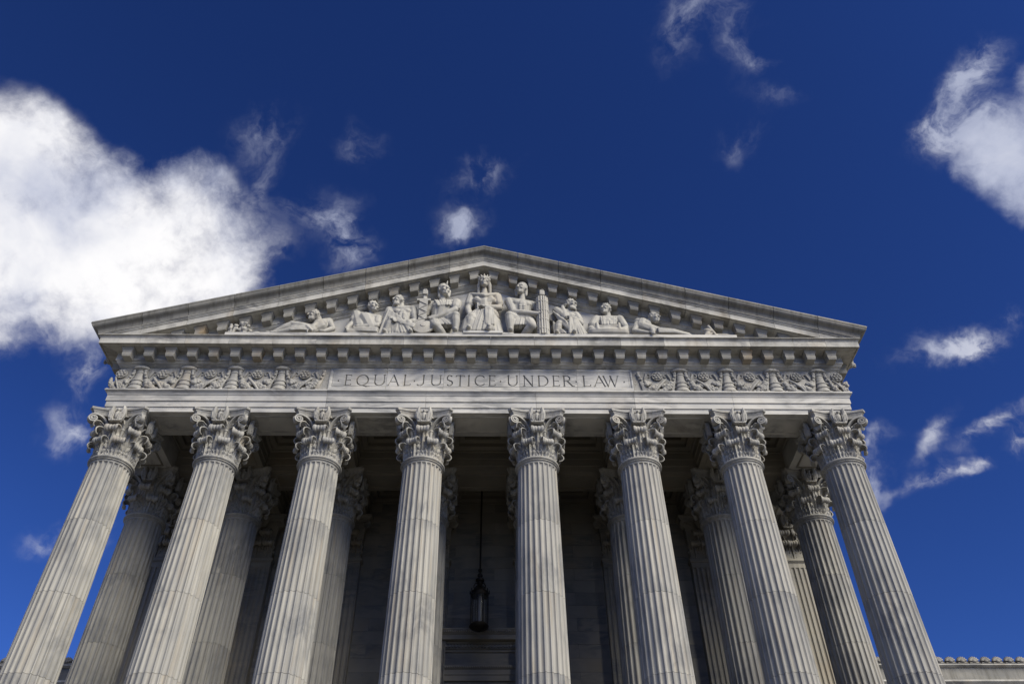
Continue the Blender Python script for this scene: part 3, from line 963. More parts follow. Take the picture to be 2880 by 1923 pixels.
o = P(m, 'dentils', MAT['wall'], door_s); o['kind'] = 'stuff'
m = MB()
for k in range(58):
    x = -2.40 + k * 0.0842
    m.ball((x, WALL_Y - 0.205, 13.49), (0.035, 0.03, 0.04), 6, 4)
    m.ball((x, WALL_Y - 0.57, 14.70), (0.035, 0.035, 0.045), 6, 4)
o = P(m, 'bead_carving', MAT['wall'], door_s); o['kind'] = 'stuff'
for s in (-1, 1):
    m = MB(); m.box(min(s * 1.75, s * 2.25), max(s * 1.75, s * 2.25), WALL_Y - 0.12, WALL_Y - 0.003, FLOOR, 13.018)
    P(m, 'door_jamb', MAT['wall'], door_s)
m = MB(); m.box(-1.75, -0.01, WALL_Y + 0.10, WALL_Y + 0.20, FLOOR, 13.02); dl = P(m, 'door', MAT['bronze'])
m = MB(); m.box(0.01, 1.75, WALL_Y + 0.10, WALL_Y + 0.20, FLOOR, 13.02); dr = P(m, 'door', MAT['bronze'])
for s, d in ((-1, dl), (1, dr)):
    for k in range(4):
        z = 4.3 + 2.15 * k
        m = MB(); m.box(min(s * 0.22, s * 1.55), max(s * 0.22, s * 1.55), WALL_Y + 0.06, WALL_Y + 0.11, z, z + 1.8)
        P(m, 'door_panel', MAT['bronze'], d)

# ------------------------------------------------------------------ Corinthian columns
ZB = 0.72                   # top of the base above the floor
def shaft_r(z):             # z above floor, with entasis
    t = max(0.0, min(1.0, (z - ZB) / (CAP_Z - FLOOR - ZB)))
    return 0.80 - 0.125 * t ** 1.5
NF = 24
def flute_ring(z, r, depth):
    pts = []
    per = 2 * PI / NF
    for i in range(NF):
        a0 = i * per
        pts.append((r, a0)); pts.append((r, a0 + per * 0.16))
        for k in range(1, 8):
            t = k / 8
            pts.append((r - depth * math.sqrt(max(0, 1 - (2 * t - 1) ** 2)), a0 + per * (0.16 + 0.84 * t)))
    return [(rr * math.cos(a), rr * math.sin(a), z) for rr, a in pts]
def make_drum(z0, z1, top):
    m = MB()
    D_ = 0.060
    rings = [flute_ring(z0, shaft_r(z0) - 0.014, D_), flute_ring(z0 + 0.006, shaft_r(z0), D_)]
    if not top:
        for k in (1, 2, 3):
            z = z0 + (z1 - z0) * k / 4; rings.append(flute_ring(z, shaft_r(z), D_))
        rings += [flute_ring(z1 - 0.006, shaft_r(z1), D_), flute_ring(z1, shaft_r(z1) - 0.014, D_)]
    else:
        ze = z1 - 0.27
        for z in np.linspace(z0 + 0.5, ze, 4): rings.append(flute_ring(z, shaft_r(z), D_))
        for q in (0.3, 0.55, 0.75, 0.88, 0.96, 1.0): rings.append(flute_ring(ze + 0.09 * q, shaft_r(ze), D_ * math.sqrt(max(0, 1 - q * q)) + 0.0005))
        for dz, dr in ((0.03, 0.0), (0.06, 0.012), (0.08, 0.035), (0.082, 0.05), (0.112, 0.05)): rings.append(flute_ring(ze + 0.09 + dz, shaft_r(ze) + dr, 0.0005))
        zt = ze + 0.09 + 0.114
        for k in range(7):
            a = -PI / 2 + PI * k / 6
            rings.append(flute_ring(zt + 0.055 + 0.055 * math.sin(a), shaft_r(ze) + 0.045 + 0.05 * math.cos(a), 0.0002))
        rings.append(flute_ring(zt + 0.112, shaft_r(ze) - 0.03, 0.0002))
    m.loft(rings)
    return m.mesh('drum', MAT['shaft'], 38)
joint_z = [ZB, 5.55 - FLOOR, 8.03 - FLOOR, 10.49 - FLOOR, 12.94 - FLOOR, 15.44 - FLOOR, CAP_Z - FLOOR - 0.05]
drum_me = [make_drum(a, b, i == len(joint_z) - 2) for i, (a, b) in enumerate(zip(joint_z[:-1], joint_z[1:]))]
def make_base():
    m = MB()
    prof = []
    def tor(zc, rc, rr):
        return [(rc + rr * math.cos(a), zc + rr * math.sin(a)) for a in np.linspace(-PI / 2, PI / 2, 7)]
    prof += tor(0.34, 0.98, 0.11) + [(0.98, 0.46), (0.92, 0.48), (0.87, 0.52), (0.90, 0.56)] + tor(0.62, 0.88, 0.06) + [(0.84, 0.69), (0.84, 0.71), (0.80, ZB + 0.004)]
    m.lathe(prof, 48)
    m.box(-1.1, 1.1, -1.1, 1.1, 0.004, 0.232)
    return m.mesh('base', MAT['shaft'], 40)
base_me = make_base()
# --- capital (local z = 0 on top of the astragal, 1.865 under the architrave)
CH = ARCH_Z - CAP_Z - 0.004
def bell_r(z):
    t = z / CH
    return 0.625 + 0.035 * t + 0.17 * t ** 4
def make_bell():
    m = MB()
    prof = [(bell_r(z), z) for z in np.linspace(-0.06, CH - 0.32, 14)] + [(bell_r(CH) + 0.02, CH - 0.31), (bell_r(CH) + 0.02, CH - 0.24)]
    m.lathe(prof, 40)
    # stalks that carry the scrolls
    for i in range(8):
        a = PI / 8 + i * PI / 4
        pts = [((bell_r(z) + 0.05) * math.cos(a), (bell_r(z) + 0.05) * math.sin(a), z) for z in (0.45, 0.7, 0.9, 1.02)]
        m.tube(pts, [0.055, 0.05, 0.05, 0.065], 8)
        m.lathe([(0.075, 1.02), (0.085, 1.05), (0.075, 1.08)], 10, c=(pts[-1][0], pts[-1][1]))
    return m.mesh('bell', MAT['carved'], 45)
def make_leaf(path, halfw, name):
    """acanthus leaf facing +x: path of (r, z), ribbed and toothed, with its tip rolled over"""
    P_ = np.array(path, float)
    seg = np.r_[0, np.cumsum(np.hypot(*np.diff(P_, axis=0).T))]; seg /= seg[-1]
    NV, NU = 34, 21
    tv = np.linspace(0, 1, NV)
    # smooth the path
    rr = np.interp(tv, seg, P_[:, 0]); zz = np.interp(tv, seg, P_[:, 1])
    for _ in range(2):
        rr[1:-1] = 0.25 * rr[:-2] + 0.5 * rr[1:-1] + 0.25 * rr[2:]; zz[1:-1] = 0.25 * zz[:-2] + 0.5 * zz[1:-1] + 0.25 * zz[2:]
    hw = np.interp(tv, *np.array(halfw).T)
    tang = np.stack([np.gradient(rr), np.gradient(zz)], -1); tang /= np.linalg.norm(tang, axis=1)[:, None]
    nrm = np.stack([tang[:, 1], -tang[:, 0]], -1)     # outward
    us = np.linspace(-1, 1, NU)
    top = np.zeros((NV, NU, 3))
    for i in range(NV):
        for j, u in enumerate(us):
            tooth = 1 + 0.12 * math.sin(tv[i] * 30) * abs(u) ** 3 * (1.0 if tv[i] < 0.6 else 0.4)
            wv = hw[i] * tooth
            fade = max(0.0, min(1.0, (0.62 - tv[i]) / 0.15))
            rib = (0.030 * math.cos(u * PI * 4.0) + 0.022 * math.sin(tv[i] * 34) * (1 - abs(2 * abs(u) - 1)) + 0.030 * math.exp(-(u / 0.14) ** 2)) * (0.3 + 0.7 * fade)
            lob = 0.012 * math.sin(tv[i] * 30) * abs(u) * fade
            back = -0.06 * u * u * (0.6 + 0.2 * (1 - fade))
            d = rib + lob + back
            r = rr[i] + nrm[i, 0] * d; z = zz[i] + nrm[i, 1] * d
            s = u * wv
            ang = s / max(r, 0.66) * 0.85
            top[i, j] = (r * math.cos(ang), r * math.sin(ang) + s * 0.15, z)
    du = np.gradient(top, axis=1); dv = np.gradient(top, axis=0)
    n = np.cross(du, dv); n /= np.linalg.norm(n, axis=2)[..., None] + 1e-9
    bot = top - n * 0.038
    v = np.concatenate([top.reshape(-1, 3), bot.reshape(-1, 3)])
    f = []
    K = NV * NU
    for i in range(NV - 1):
        for j in range(NU - 1):
            a = i * NU + j
            f.append((a, a + 1, a + NU + 1, a + NU)); f.append((K + a, K + a + NU, K + a + NU + 1, K + a + 1))
    for i in range(NV - 1):
        a = i * NU; f.append((a, a + NU, K + a + NU, K + a))
        a = i * NU + NU - 1; f.append((a + NU, a, K + a, K + a + NU))
    for j in range(NU - 1):
        a = j; f.append((a + 1, a, K + a, K + a + 1))
        a = (NV - 1) * NU + j; f.append((a, a + 1, K + a + 1, K + a))
    m = MB().add(v.tolist(), f)
    me = m.mesh(name, MAT['carved'], 60)
    fix_normals(me)
    return me
leaf_lo = make_leaf([(0.64, -0.02), (0.665, 0.18), (0.68, 0.38), (0.71, 0.52), (0.77, 0.62), (0.85, 0.645), (0.92, 0.60), (0.935, 0.53), (0.895, 0.47), (0.845, 0.49)],
                    [(0, 0.20), (0.3, 0.265), (0.5, 0.235), (0.7, 0.205), (0.9, 0.195), (1, 0.14)], 'leaf')
leaf_hi = make_leaf([(0.66, 0.30), (0.69, 0.55), (0.71, 0.80), (0.74, 0.95), (0.81, 1.07), (0.90, 1.10), (0.975, 1.045), (0.985, 0.965), (0.94, 0.905), (0.89, 0.93)],
                    [(0, 0.20), (0.3, 0.275), (0.55, 0.25), (0.75, 0.225), (0.9, 0.215), (1, 0.15)], 'leaf')
leaf_cor = make_leaf([(0.70, 0.95), (0.74, 1.12), (0.82, 1.24), (0.93, 1.31), (1.04, 1.315), (1.10, 1.26), (1.09, 1.20), (1.05, 1.18)],
                     [(0, 0.13), (0.3, 0.18), (0.6, 0.17), (0.85, 0.15), (1, 0.09)], 'leaf')
def make_scroll(s, inner=False):
    """scroll rising from the stalk at 22.5 degrees and winding up under the abacus corner (face normal +x)"""
    a = PI / 8
    st = Vector((0.70 * math.cos(a), s * 0.70 * math.sin(a), 1.04))
    if not inner:
        en = Vector((0.875, s * 0.80, 1.42)); rad = 0.165
    else:
        en = Vector((0.86, s * 0.135, 1.36)); rad = 0.085
    d = (en - st); d.z = 0; d.normalize()
    up = Vector((0, 0, 1))
    pts = []
    L = (en - st).dot(d)
    hz = en.z - st.z
    for i in range(9):
        t = i / 8
        pts.append(st + d * (L * (t ** 1.5)) * 0.92 + up * ((hz + rad) * math.sin(t * PI / 2)))
    ctr = Vector((en.x, en.y, 0)) + up * en.z
    turns = 2.1 if not inner else 1.6
    n = 34
    base = pts[-1] - ctr
    ang0 = math.atan2(base.z, base.dot(d))
    r0 = base.length
    for i in range(1, n + 1):
        t = i / n
        aa = ang0 - t * turns * 2 * PI
        r = r0 * (1 - 0.82 * t ** 0.85)
        pts.append(ctr + d * (r * math.cos(aa)) + up * (r * math.sin(aa)))
    side = d.cross(up).normalized()
    rings = []
    npt = len(pts)
    for i, q in enumerate(pts):
        tg = (pts[min(i + 1, npt - 1)] - pts[max(i - 1, 0)]).normalized()
        nn = tg.cross(side).normalized()
        th = (0.030 if not inner else 0.02) * (1 - 0.45 * i / npt)
        wd = (0.085 if not inner else 0.05) * (0.75 + 0.35 * math.sin(PI * min(1, i / 12)) )
        bul = 0.03 * max(0, (i - 9) / npt)
        c = []
        for (u_, v_) in ((-1, -1), (1, -1), (1, 1), (-1, 1)):
            c.append(tuple(q + side * (u_ * (wd + bul)) + nn * (v_ * th)))
        rings.append(c)
    m = MB().loft(rings)
    m.ball(tuple(ctr), (0.045, 0.045, 0.045) if not inner else 0.028, 8, 6)
    # web between the turns
    rm = r0 * 0.80
    disc = []
    for sd in (-0.045, 0.045):
        disc.append([tuple(ctr + side * sd + d * (rm * math.cos(2 * PI * k / 16)) + up * (rm * math.sin(2 * PI * k / 16))) for k in range(16)])
    m.loft(disc)
    me = m.mesh('scroll', MAT['carved'], 50)
    fix_normals(me)
    return me
scr = {s: make_scroll(s) for s in (-1, 1)}
scr_in = {s: make_scroll(s, True) for s in (-1, 1)}
def make_abacus():
    def ring(c, z, sag=0.17):
        pts = []
        ch_ = 0.085
        for q in range(4):
            rot = q * PI / 2
            # side facing +x, running from (c, -c) to (c, c)
            for t in np.linspace(-1, 1, 13):
                y = t * (c - ch_); x = c + ch_ * 0.3 - sag * (1 - t * t)
                pts.append((x * math.cos(rot) - y * math.sin(rot), x * math.sin(rot) + y * math.cos(rot), z))
        return pts
    z1 = CH
    lv = [(0.80, -0.30), (0.90, -0.29), (0.905, -0.27), (0.915, -0.20), (0.935, -0.15), (0.955, -0.13), (0.955, -0.105), (0.975, -0.10), (0.995, -0.085), (1.005, -0.055), (1.005, 0.0)]
    m = MB().loft([ring(c, z1 + dz) for c, dz in lv])
    return m.mesh('abacus', MAT['carved'], 35)
abacus_me = make_abacus()
def make_eagle():
    """small carved eagle with folded raised wings in the middle of an abacus side, facing +x"""
    m = MB()
    x = 0.90
    m.ball((x, 0, 1.55), (0.10, 0.11, 0.20), 10, 8)
    m.ball((x + 0.045, 0, 1.75), (0.065, 0.058, 0.07), 8, 6)
    m.ball((x + 0.105, 0, 1.735), (0.04, 0.02, 0.022), 6, 4)
    for s in (-1, 1):
        rings = []
        for t in np.linspace(0, 1, 9):
            z = 1.30 + 0.56 * t
            yc = 0.135 + 0.075 * math.sin(t * 2.4)
            w_ = 0.10 * (0.55 + 0.45 * math.sin(PI * min(1, t * 0.8 + 0.2)))
            xx = x + 0.03 + 0.05 * t
            rings.append([(xx - 0.07, s * (yc - w_), z), (xx + 0.05, s * (yc - w_ * 0.7), z), (xx + 0.075, s * yc, z + 0.015), (xx + 0.03, s * (yc + w_), z), (xx - 0.07, s * (yc + w_), z)])
        m.loft(rings, flip=(s < 0))
        for k in range(4):
            m.tube([(x + 0.10, s * (0.09 + 0.045 * k), 1.33 + 0.02 * k), (x + 0.115, s * (0.10 + 0.05 * k), 1.62)], [0.014, 0.02], 5)
        m.ball((x + 0.05, s * 0.075, 1.30), (0.055, 0.045, 0.05), 8, 5)
    m.box(x - 0.06, x + 0.09, -0.20, 0.20, 1.27, 1.315)
    me = m.mesh('eagle', MAT['carved'], 45)
    fix_normals(me)
    return me
eagle_me = make_eagle()
bell_me = make_bell()

def make_column(x, y, label, group):
    root = empty('column', (x, y, FLOOR))
    tag(root, label, 'column', group, 'thing')
    link('base', base_me, root)
    for i, me in enumerate(drum_me):
        o = link('shaft_drum', me, root)
    cap = link('capital', bell_me, root, (0, 0, CAP_Z - FLOOR))
    for i in range(8):
        link('leaf', leaf_lo, cap, None, PI / 8 + i * PI / 4)
        link('leaf', leaf_hi, cap, None, i * PI / 4)
    for q in range(4):
        link('leaf', leaf_cor, cap, None, PI / 4 + q * PI / 2)
        for s in (-1, 1):
            link('scroll', scr[s], cap, None, q * PI / 2)
            link('scroll', scr_in[s], cap, None, q * PI / 2)
        link('eagle', eagle_me, cap, None, q * PI / 2)
    link('abacus', abacus_me, cap)
    return root
for i, x in enumerate(XS):
    lab, grp = {0: ('fluted marble column at a front corner of the porch, open sky on its outer side', 'front corner columns'),
                3: ('fluted marble front column flanking the gap where the lantern hangs', 'front columns flanking the lantern')}.get(
        min(i, 7 - i), ('fluted marble front column with leafy capital, between corner and lantern gap', 'front columns between corner and lantern'))
    make_column(x, 0.0, lab, grp)
for i, x in enumerate(XS):
    lab, grp = ('shaded fluted marble column at the end of the second row, beside the open sky', 'end columns of the second row') if i in (0, 7) else \
               ('shaded fluted marble column of the second row, half hidden behind a front column', 'inner columns of the second row')
    make_column(x, ROW2, lab, grp)

# ------------------------------------------------------------------ pilasters against the porch wall
def make_pil_shaft():
    m = MB()
    hw, n, yb = 0.68, 7, 0.03
    def ring(z, d):
        pts = [(-hw, yb, z)]
        pts.append((-hw, -0.36, z))
        per = 2 * hw / n
        for i in range(n):
            x0 = -hw + i * per
            pts.append((x0 + per * 0.13, -0.36, z))
            for k in range(1, 7):
                t = k / 7
                pts.append((x0 + per * (0.13 + 0.74 * t), -0.36 + d * math.sqrt(1 - (2 * t - 1) ** 2), z))
            pts.append((x0 + per * 0.87, -0.36, z))
        pts.append((hw, -0.36, z)); pts.append((hw, yb, z))
        return pts
    zt = CAP_Z - FLOOR - 0.22
    rings = [ring(0.02, 0.05)] + [ring(zt - 0.30, 0.05)] + [ring(zt - 0.30 + 0.08 * q, 0.05 * math.sqrt(1 - q * q) + 0.0005) for q in (0.4, 0.7, 0.9, 0.99)] + [ring(zt, 0.0005)]
    m.loft(rings)
    m.box(-0.72, 0.72, -0.40, 0.03, zt + 0.002, zt + 0.05)
    m.box(-0.75, 0.75, -0.43, 0.03, zt + 0.052, zt + 0.14)
    return m.mesh('pilaster_shaft', MAT['wall'], 30)
pil_me = make_pil_shaft(); fix_normals(pil_me)
m = MB(); m.loft([[(-w_, 0.03, z), (-w_, -d, z), (w_, -d, z), (w_, 0.03, z)] for w_, d, z in ((0.64, 0.34, -0.08), (0.66, 0.35, 0.6), (0.70, 0.38, 1.2), (0.78, 0.44, 1.58), (0.78, 0.44, 1.6))])
pil_bell = m.mesh('pilaster_capital', MAT['wall']); fix_normals(pil_bell)
m = MB(); m.loft([[(-w_, 0.03, z), (-w_, -d, z), (w_, -d, z), (w_, 0.03, z)] for w_, d, z in ((0.88, 0.52, 1.60), (0.90, 0.54, 1.72), (0.97, 0.60, 1.78), (0.97, 0.60, CH))])
pil_ab = m.mesh('abacus', MAT['wall']); fix_normals(pil_ab)
def wallcopy(me):
    c = me.copy(); c.materials.clear(); c.materials.append(MAT['wall']); return c
w_lo, w_hi, w_eag = wallcopy(leaf_lo), wallcopy(leaf_hi), wallcopy(eagle_me)
w_scr = {s: wallcopy(scr[s]) for s in (-1, 1)}
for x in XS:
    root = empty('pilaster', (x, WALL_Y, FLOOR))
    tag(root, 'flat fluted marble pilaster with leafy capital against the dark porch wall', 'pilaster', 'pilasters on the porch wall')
    link('pilaster_shaft', pil_me, root)
    cap = link('capital', pil_bell, root, (0, 0, CAP_Z - FLOOR))
    for k in (-1, 0, 1):
        link('leaf', w_lo, cap, (k * 0.44, 0.33, 0), -PI / 2)
    for k in (-0.5, 0.5):
        link('leaf', w_hi, cap, (k * 0.52, 0.33, 0), -PI / 2)
    for s in (-1, 1):
        link('scroll', w_scr[s], cap, (0, 0.40, 0), -PI / 2)
    link('eagle', w_eag, cap, (0, 0.40, 0), -PI / 2)
    link('abacus', pil_ab, cap)

# ------------------------------------------------------------------ hanging lantern
LX, LY = -0.04, 5.35
lan = empty('hanging_lantern', (LX, LY, 14.36))
lan.scale = (0.96, 0.96, 0.90)
tag(lan, 'black bronze lantern hanging on a long rod before the door', 'lantern')
def LP(mb, name, mat, parent=None, smooth=40):
    return mb.build(name, mat, parent or lan, smooth, fix=True)
m = MB(); m.tube([(0, 0, 2.5), (0, 0, 7.5)], 0.037, 8); m.ball((0, 0, 2.66), (0.09, 0.09, 0.10), 10, 6); m.ball((0, 0, 2.42), (0.11, 0.11, 0.12), 10, 6)
LP(m, 'rod', MAT['bronze'])
m = MB(); m.lathe([(0.33, 1.46), (0.36, 1.50), (0.36, 1.60), (0.33, 1.66), (0.20, 1.80), (0.12, 1.95), (0.10, 2.12), (0.17, 2.16), (0.17, 2.24), (0.08, 2.28), (0.06, 2.45)], 24)
cap_l = LP(m, 'lantern_cap', MAT['bronze'])
for k in range(10):
    a = 2 * PI * k / 10
    m = MB(); m.tube([(0.37 * math.cos(a), 0.37 * math.sin(a), 1.58), (0.385 * math.cos(a), 0.385 * math.sin(a), 1.74)], [0.035, 0.012], 6)
    LP(m, 'finial', MAT['bronze'], cap_l)
for k in range(4):
    a = PI / 4 + PI / 2 * k
    m = MB(); m.tube([(r_ * math.cos(a), r_ * math.sin(a), z) for r_, z in ((0.30, 1.68), (0.32, 1.84), (0.24, 1.98), (0.12, 2.02))], 0.022, 6)
    LP(m, 'bracket', MAT['bronze'], cap_l)
for k in range(10):
    a = 2 * PI * k / 10 + 0.15
    m = MB(); m.tube([(0.345 * math.cos(a), 0.345 * math.sin(a), z) for z in (0.24, 0.9, 1.5)], 0.016, 6)
    LP(m, 'bar', MAT['bronze'])
m = MB(); m.lathe([(0.30, 0.24), (0.30, 1.48)], 24, cap=False); LP(m, 'glass_cylinder', MAT['glass'])
m = MB(); m.lathe([(0.075, 0.28), (0.08, 0.40), (0.08, 1.40), (0.06, 1.46)], 14); LP(m, 'lamp_tube', MAT['milk'])
m = MB(); m.lathe([(0.02, -0.06), (0.10, 0.0), (0.26, 0.04), (0.36, 0.10), (0.385, 0.16), (0.36, 0.22), (0.33, 0.25), (0.30, 0.25), (0.29, 0.20)], 24); LP(m, 'lantern_bowl', MAT['bronze'])

# ------------------------------------------------------------------ lower wings to both sides
def make_antefix():
    m = MB()
    m.loft([[(-w_, -d, z), (w_, -d, z), (w_, 0.14, z), (-w_, 0.14, z)] for w_, d, z in ((0.25, 0.10, 0.0), (0.25, 0.12, 0.05), (0.20, 0.08, 0.07), (0.20, 0.07, 0.10))])
    for k in range(-3, 4):
        a = k * 0.42
        m.ball((0.15 * math.sin(a) - 0.02, -0.06, 0.15 + 0.13 * math.cos(a)), (0.06, 0.07, 0.11), 6, 5, Matrix.Rotation(a - 0.25, 3, 'Y'))
    m.ball((0, -0.08, 0.15), (0.11, 0.07, 0.09), 8, 5)
    m.loft([[(-0.26, 0.02, z), (0.26, 0.02, z), (0.26, 0.14, z), (-0.26, 0.14, z)] for z in (0.0, 0.19)])
    me = m.mesh('antefix', MAT['antefix'], 45); fix_normals(me); return me
ante = make_antefix()
WY = 12.0
for s in (1, -1):
    wing = empty('side_wing', (s * 30, WY, 0))
    tag(wing, 'low grey marble wing with a row of carved eaves ornaments', 'building', 'low wings beside the porch')
    xa, xb = sorted((s * 13.4 - s * 30, s * 62.0 - s * 30))
    def WP(mb, name, mat, smooth=None): return mb.build(name, mat, wing, smooth, fix=True)
    m = MB(); m.box(xa, xb, 0.30, 24, 0.0, 15.05); WP(m, 'wall', MAT['wall'])
    e = MB().prism([(0.30, 15.06), (0.05, 15.06), (0.05, 15.58), (0.30, 15.58)], [xa, xb]); WP(e, 'frieze_band', MAT['sima'])
    e = MB().prism([(0.4, 14.75), (0.18, 14.75), (0.14, 14.86), (0.10, 14.88), (-0.02, 14.98), (-0.02, 15.05), (0.4, 15.05)], [xa, xb]); WP(e, 'string_course', MAT['cornice'])
    e = MB().prism([(0.3, 15.585), (0.02, 15.585), (-0.04, 15.62), (-0.10, 15.66), (-0.10, 15.70), (0.3, 15.70)], [xa, xb]); WP(e, 'eaves_moulding', MAT['cornice'])
    m = MB(); m.add([(xa, 0.1, 15.72), (xb, 0.1, 15.72), (xb, 12, 17.2), (xa, 12, 17.2), (xa, 24, 15.72), (xb, 24, 15.72)], [(0, 1, 2, 3), (3, 2, 5, 4)]); WP(m, 'roof', MAT['roof'])
    for k in range(44):
        link('antefix', ante, wing, (s * (13.9 + 0.53 * k) - s * 30, 0.02, 15.705)).scale.z = 0.9

# ------------------------------------------------------------------ figures in the gable (plain classical stand-ins)
FIG = {
    'center': dict(head=(0.026,-1.15,26.17), chin=(0.032,-1.2,25.819), neck=(0.034,-1.05,25.629), shL=(-0.478,-1,25.422), shR=(0.552,-1,25.432), chest=(0.044,-1.1,25.035), waist=(0.049,-1,24.712), elL=(-0.603,-1.1,24.675), haL=(-0.492,-1.35,24.009), elR=(0.655,-1.1,24.721), haR=(0.105,-1.4,24.498), knL=(-0.436,-1.55,23.44), knR=(0.242,-1.5,24.311), ftL=(-0.676,-1.3,23.316), ftR=(0.244,-1.5,23.229), hemR=(0.707,-1.3,23.261), hemL=(-0.429,-1.5,23.158), base=(0.042,-1.4,23.225)),
    'left': dict(head=(-1.587,-1.15,25.654), chin=(-1.461,-1.25,25.224), neck=(-1.644,-1.05,25.215), shL=(-2.129,-1,24.94), shR=(-1.062,-1.05,25.005), chest=(-1.613,-1.1,24.666), waist=(-1.696,-1,24.278), elR=(-1.102,-1.3,24.398), haR=(-1.939,-1.4,23.811), knR=(-1.058,-1.4,23.988), ftR=(-1.028,-1.3,23.181), knL=(-1.805,-1.5,23.246), ftL=(-1.498,-1.1,23.369), hilt=(-2.333,-1.2,25.412), guard=(-2.354,-1.2,24.981), blade=(-2.299,-1.25,24.024), shield=(-2.241,-1.3,23.57), elL=(-2.192,-1.05,24.432), skirt=(-1.401,-1.3,23.51), foot0=(-2.237,-1.3,23.155)),
    'right': dict(head=(1.534,-1.15,25.758), chin=(1.438,-1.25,25.341), neck=(1.567,-1.05,25.298), shL=(1.028,-1.05,25.131), shR=(2.024,-1,24.977), chest=(1.546,-1.1,24.8), waist=(1.542,-1,24.375), elL=(1.192,-1.3,24.279), haL=(2.183,-1.4,24.118), knL=(1.043,-1.4,24.006), ftL=(1.088,-1.3,23.198), knR=(1.904,-1.5,23.21), ftR=(1.597,-1.1,23.394), postT=(2.343,-1.25,25.133), postB=(2.342,-1.25,23.223), fist=(2.35,-1.25,25.367), skirt=(1.474,-1.3,23.533)),
    'man2': dict(head=(-3.411,-1.1,25.078), chin=(-3.47,-1.2,24.616), neck=(-3.266,-1,24.754), shL=(-3.691,-1,24.617), shR=(-2.793,-1,24.714), chest=(-3.165,-1.05,24.35), waist=(-3.167,-1,23.964), elR=(-2.628,-1.15,23.907), haR=(-2.96,-1.35,23.665), elL=(-3.762,-1.1,24.164), knL=(-3.535,-1.4,23.696), ftL=(-3.874,-1.35,23.11), knR=(-2.848,-1.4,23.447), ftR=(-2.615,-1.35,23.12), hem=(-3.356,-1.4,23.066)),
    'man1': dict(head=(-4.363,-1.1,24.732), chin=(-4.2,-1.2,24.322), neck=(-4.414,-1,24.389), shL=(-4.985,-1,24.363), shR=(-4.11,-1,24.151), chest=(-4.584,-1.05,24.033), waist=(-4.617,-1,23.737), haL=(-5.206,-1.3,23.398), elL=(-5.072,-1.1,23.807), haR=(-4.689,-1.35,23.417), elR=(-4.09,-1.2,23.589), lap=(-4.465,-1.3,23.257), hip=(-4.089,-1.1,23.474), kn=(-5.273,-1.3,23.23)),
    'boy': dict(head=(-6.626,-1.1,24.226), chin=(-6.624,-1.2,23.857), neck=(-6.434,-1,24.035), shL=(-6.397,-1.15,23.763), shR=(-6.029,-0.95,24.046), chest=(-6.286,-1.05,23.698), hip=(-6.559,-1.1,23.443), elR=(-5.785,-1.1,23.53), haR=(-6.057,-1.3,23.214), kn=(-7.366,-1.2,23.665), ft=(-8.048,-1.2,23.274), kn2=(-7.136,-1.3,23.286), scroll=(-6.579,-1.35,23.282), flA=(-9.598,-1.2,23.362), flB=(-9.129,-1.2,23.467), sm=(-8.604,-1.25,23.222)),
    'thinker': dict(head=(3.521,-1.1,24.916), chin=(3.568,-1.2,24.512), neck=(3.433,-1,24.603), shL=(2.932,-1,24.654), shR=(3.69,-1,24.387), chest=(3.295,-1.05,24.253), waist=(3.205,-1,23.926), haL=(3.162,-1.15,24.778), elL=(3.223,-1.35,23.954), haR=(3.333,-1.4,23.958), elR=(3.843,-1.1,23.887), knL=(2.933,-1.4,23.481), ftL=(2.808,-1.35,23.114), knR=(3.56,-1.4,23.643), ftR=(3.545,-1.4,23.072), hem=(4.095,-1.2,23.268)),
    'reader': dict(head=(4.88,-1.1,24.679), chin=(4.721,-1.2,24.277), neck=(4.963,-1,24.398), shL=(4.483,-1,24.178), shR=(5.405,-1,24.185), chest=(4.918,-1.05,23.945), waist=(4.899,-1,23.675), elL=(4.2,-1.1,23.573), elR=(5.578,-1.1,23.558), haL=(4.4,-1.35,23.281), haR=(5.241,-1.35,23.288), lap=(4.821,-1.35,23.181), knL=(4.268,-1.3,23.199), knR=(5.425,-1.3,23.208)),
    'reclining': dict(head=(6.757,-1.1,24.206), chin=(6.766,-1.2,23.786), neck=(6.568,-1,24.114), shL=(6.139,-1,24.057), shR=(6.427,-1.1,23.855), chest=(6.23,-1.05,23.743), elL=(5.868,-1.2,23.386), haL=(6.385,-1.35,23.168), elR=(6.59,-1.2,23.443), hip=(6.867,-1,23.612), kn=(7.318,-1.15,23.471), ft=(7.923,-1.2,23.288), urn=(8.695,-1.2,23.408), bookT=(8.892,-1.2,23.672), bookB=(9.055,-1.2,23.307), cloth=(9.399,-1.2,23.336), clothE=(9.686,-1.2,23.26)),
}
def cap_mesh(m, a, ra, b, rb, seg=10):
    a = Vector(a); b = Vector(b)
    d = b - a
    L = d.length
    if L < 1e-4:
        m.ball(tuple(a), ra, seg, 8); return
    d.normalize()
    u = d.cross(Vector((0, 0, 1)))
    if u.length < 1e-3: u = d.cross(Vector((1, 0, 0)))
    u.normalize(); v = d.cross(u)
    rings = []
    for k in range(4):
        t = -PI / 2 + (PI / 2) * (k + 0.35) / 4
        rings.append((a + d * (ra * math.sin(t)), ra * math.cos(t)))
    for k in range(5):
        t = k / 4
        rings.append((a + d * (L * t), ra + (rb - ra) * t))
    for k in range(4):
        t = (PI / 2) * (k + 0.65) / 4
        rings.append((b + d * (rb * math.sin(t)), rb * math.cos(t)))
    m.loft([[tuple(c + u * (r * math.cos(2 * PI * j / seg)) + v * (r * math.sin(2 * PI * j / seg))) for j in range(seg)] for c, r in rings], flip=True)
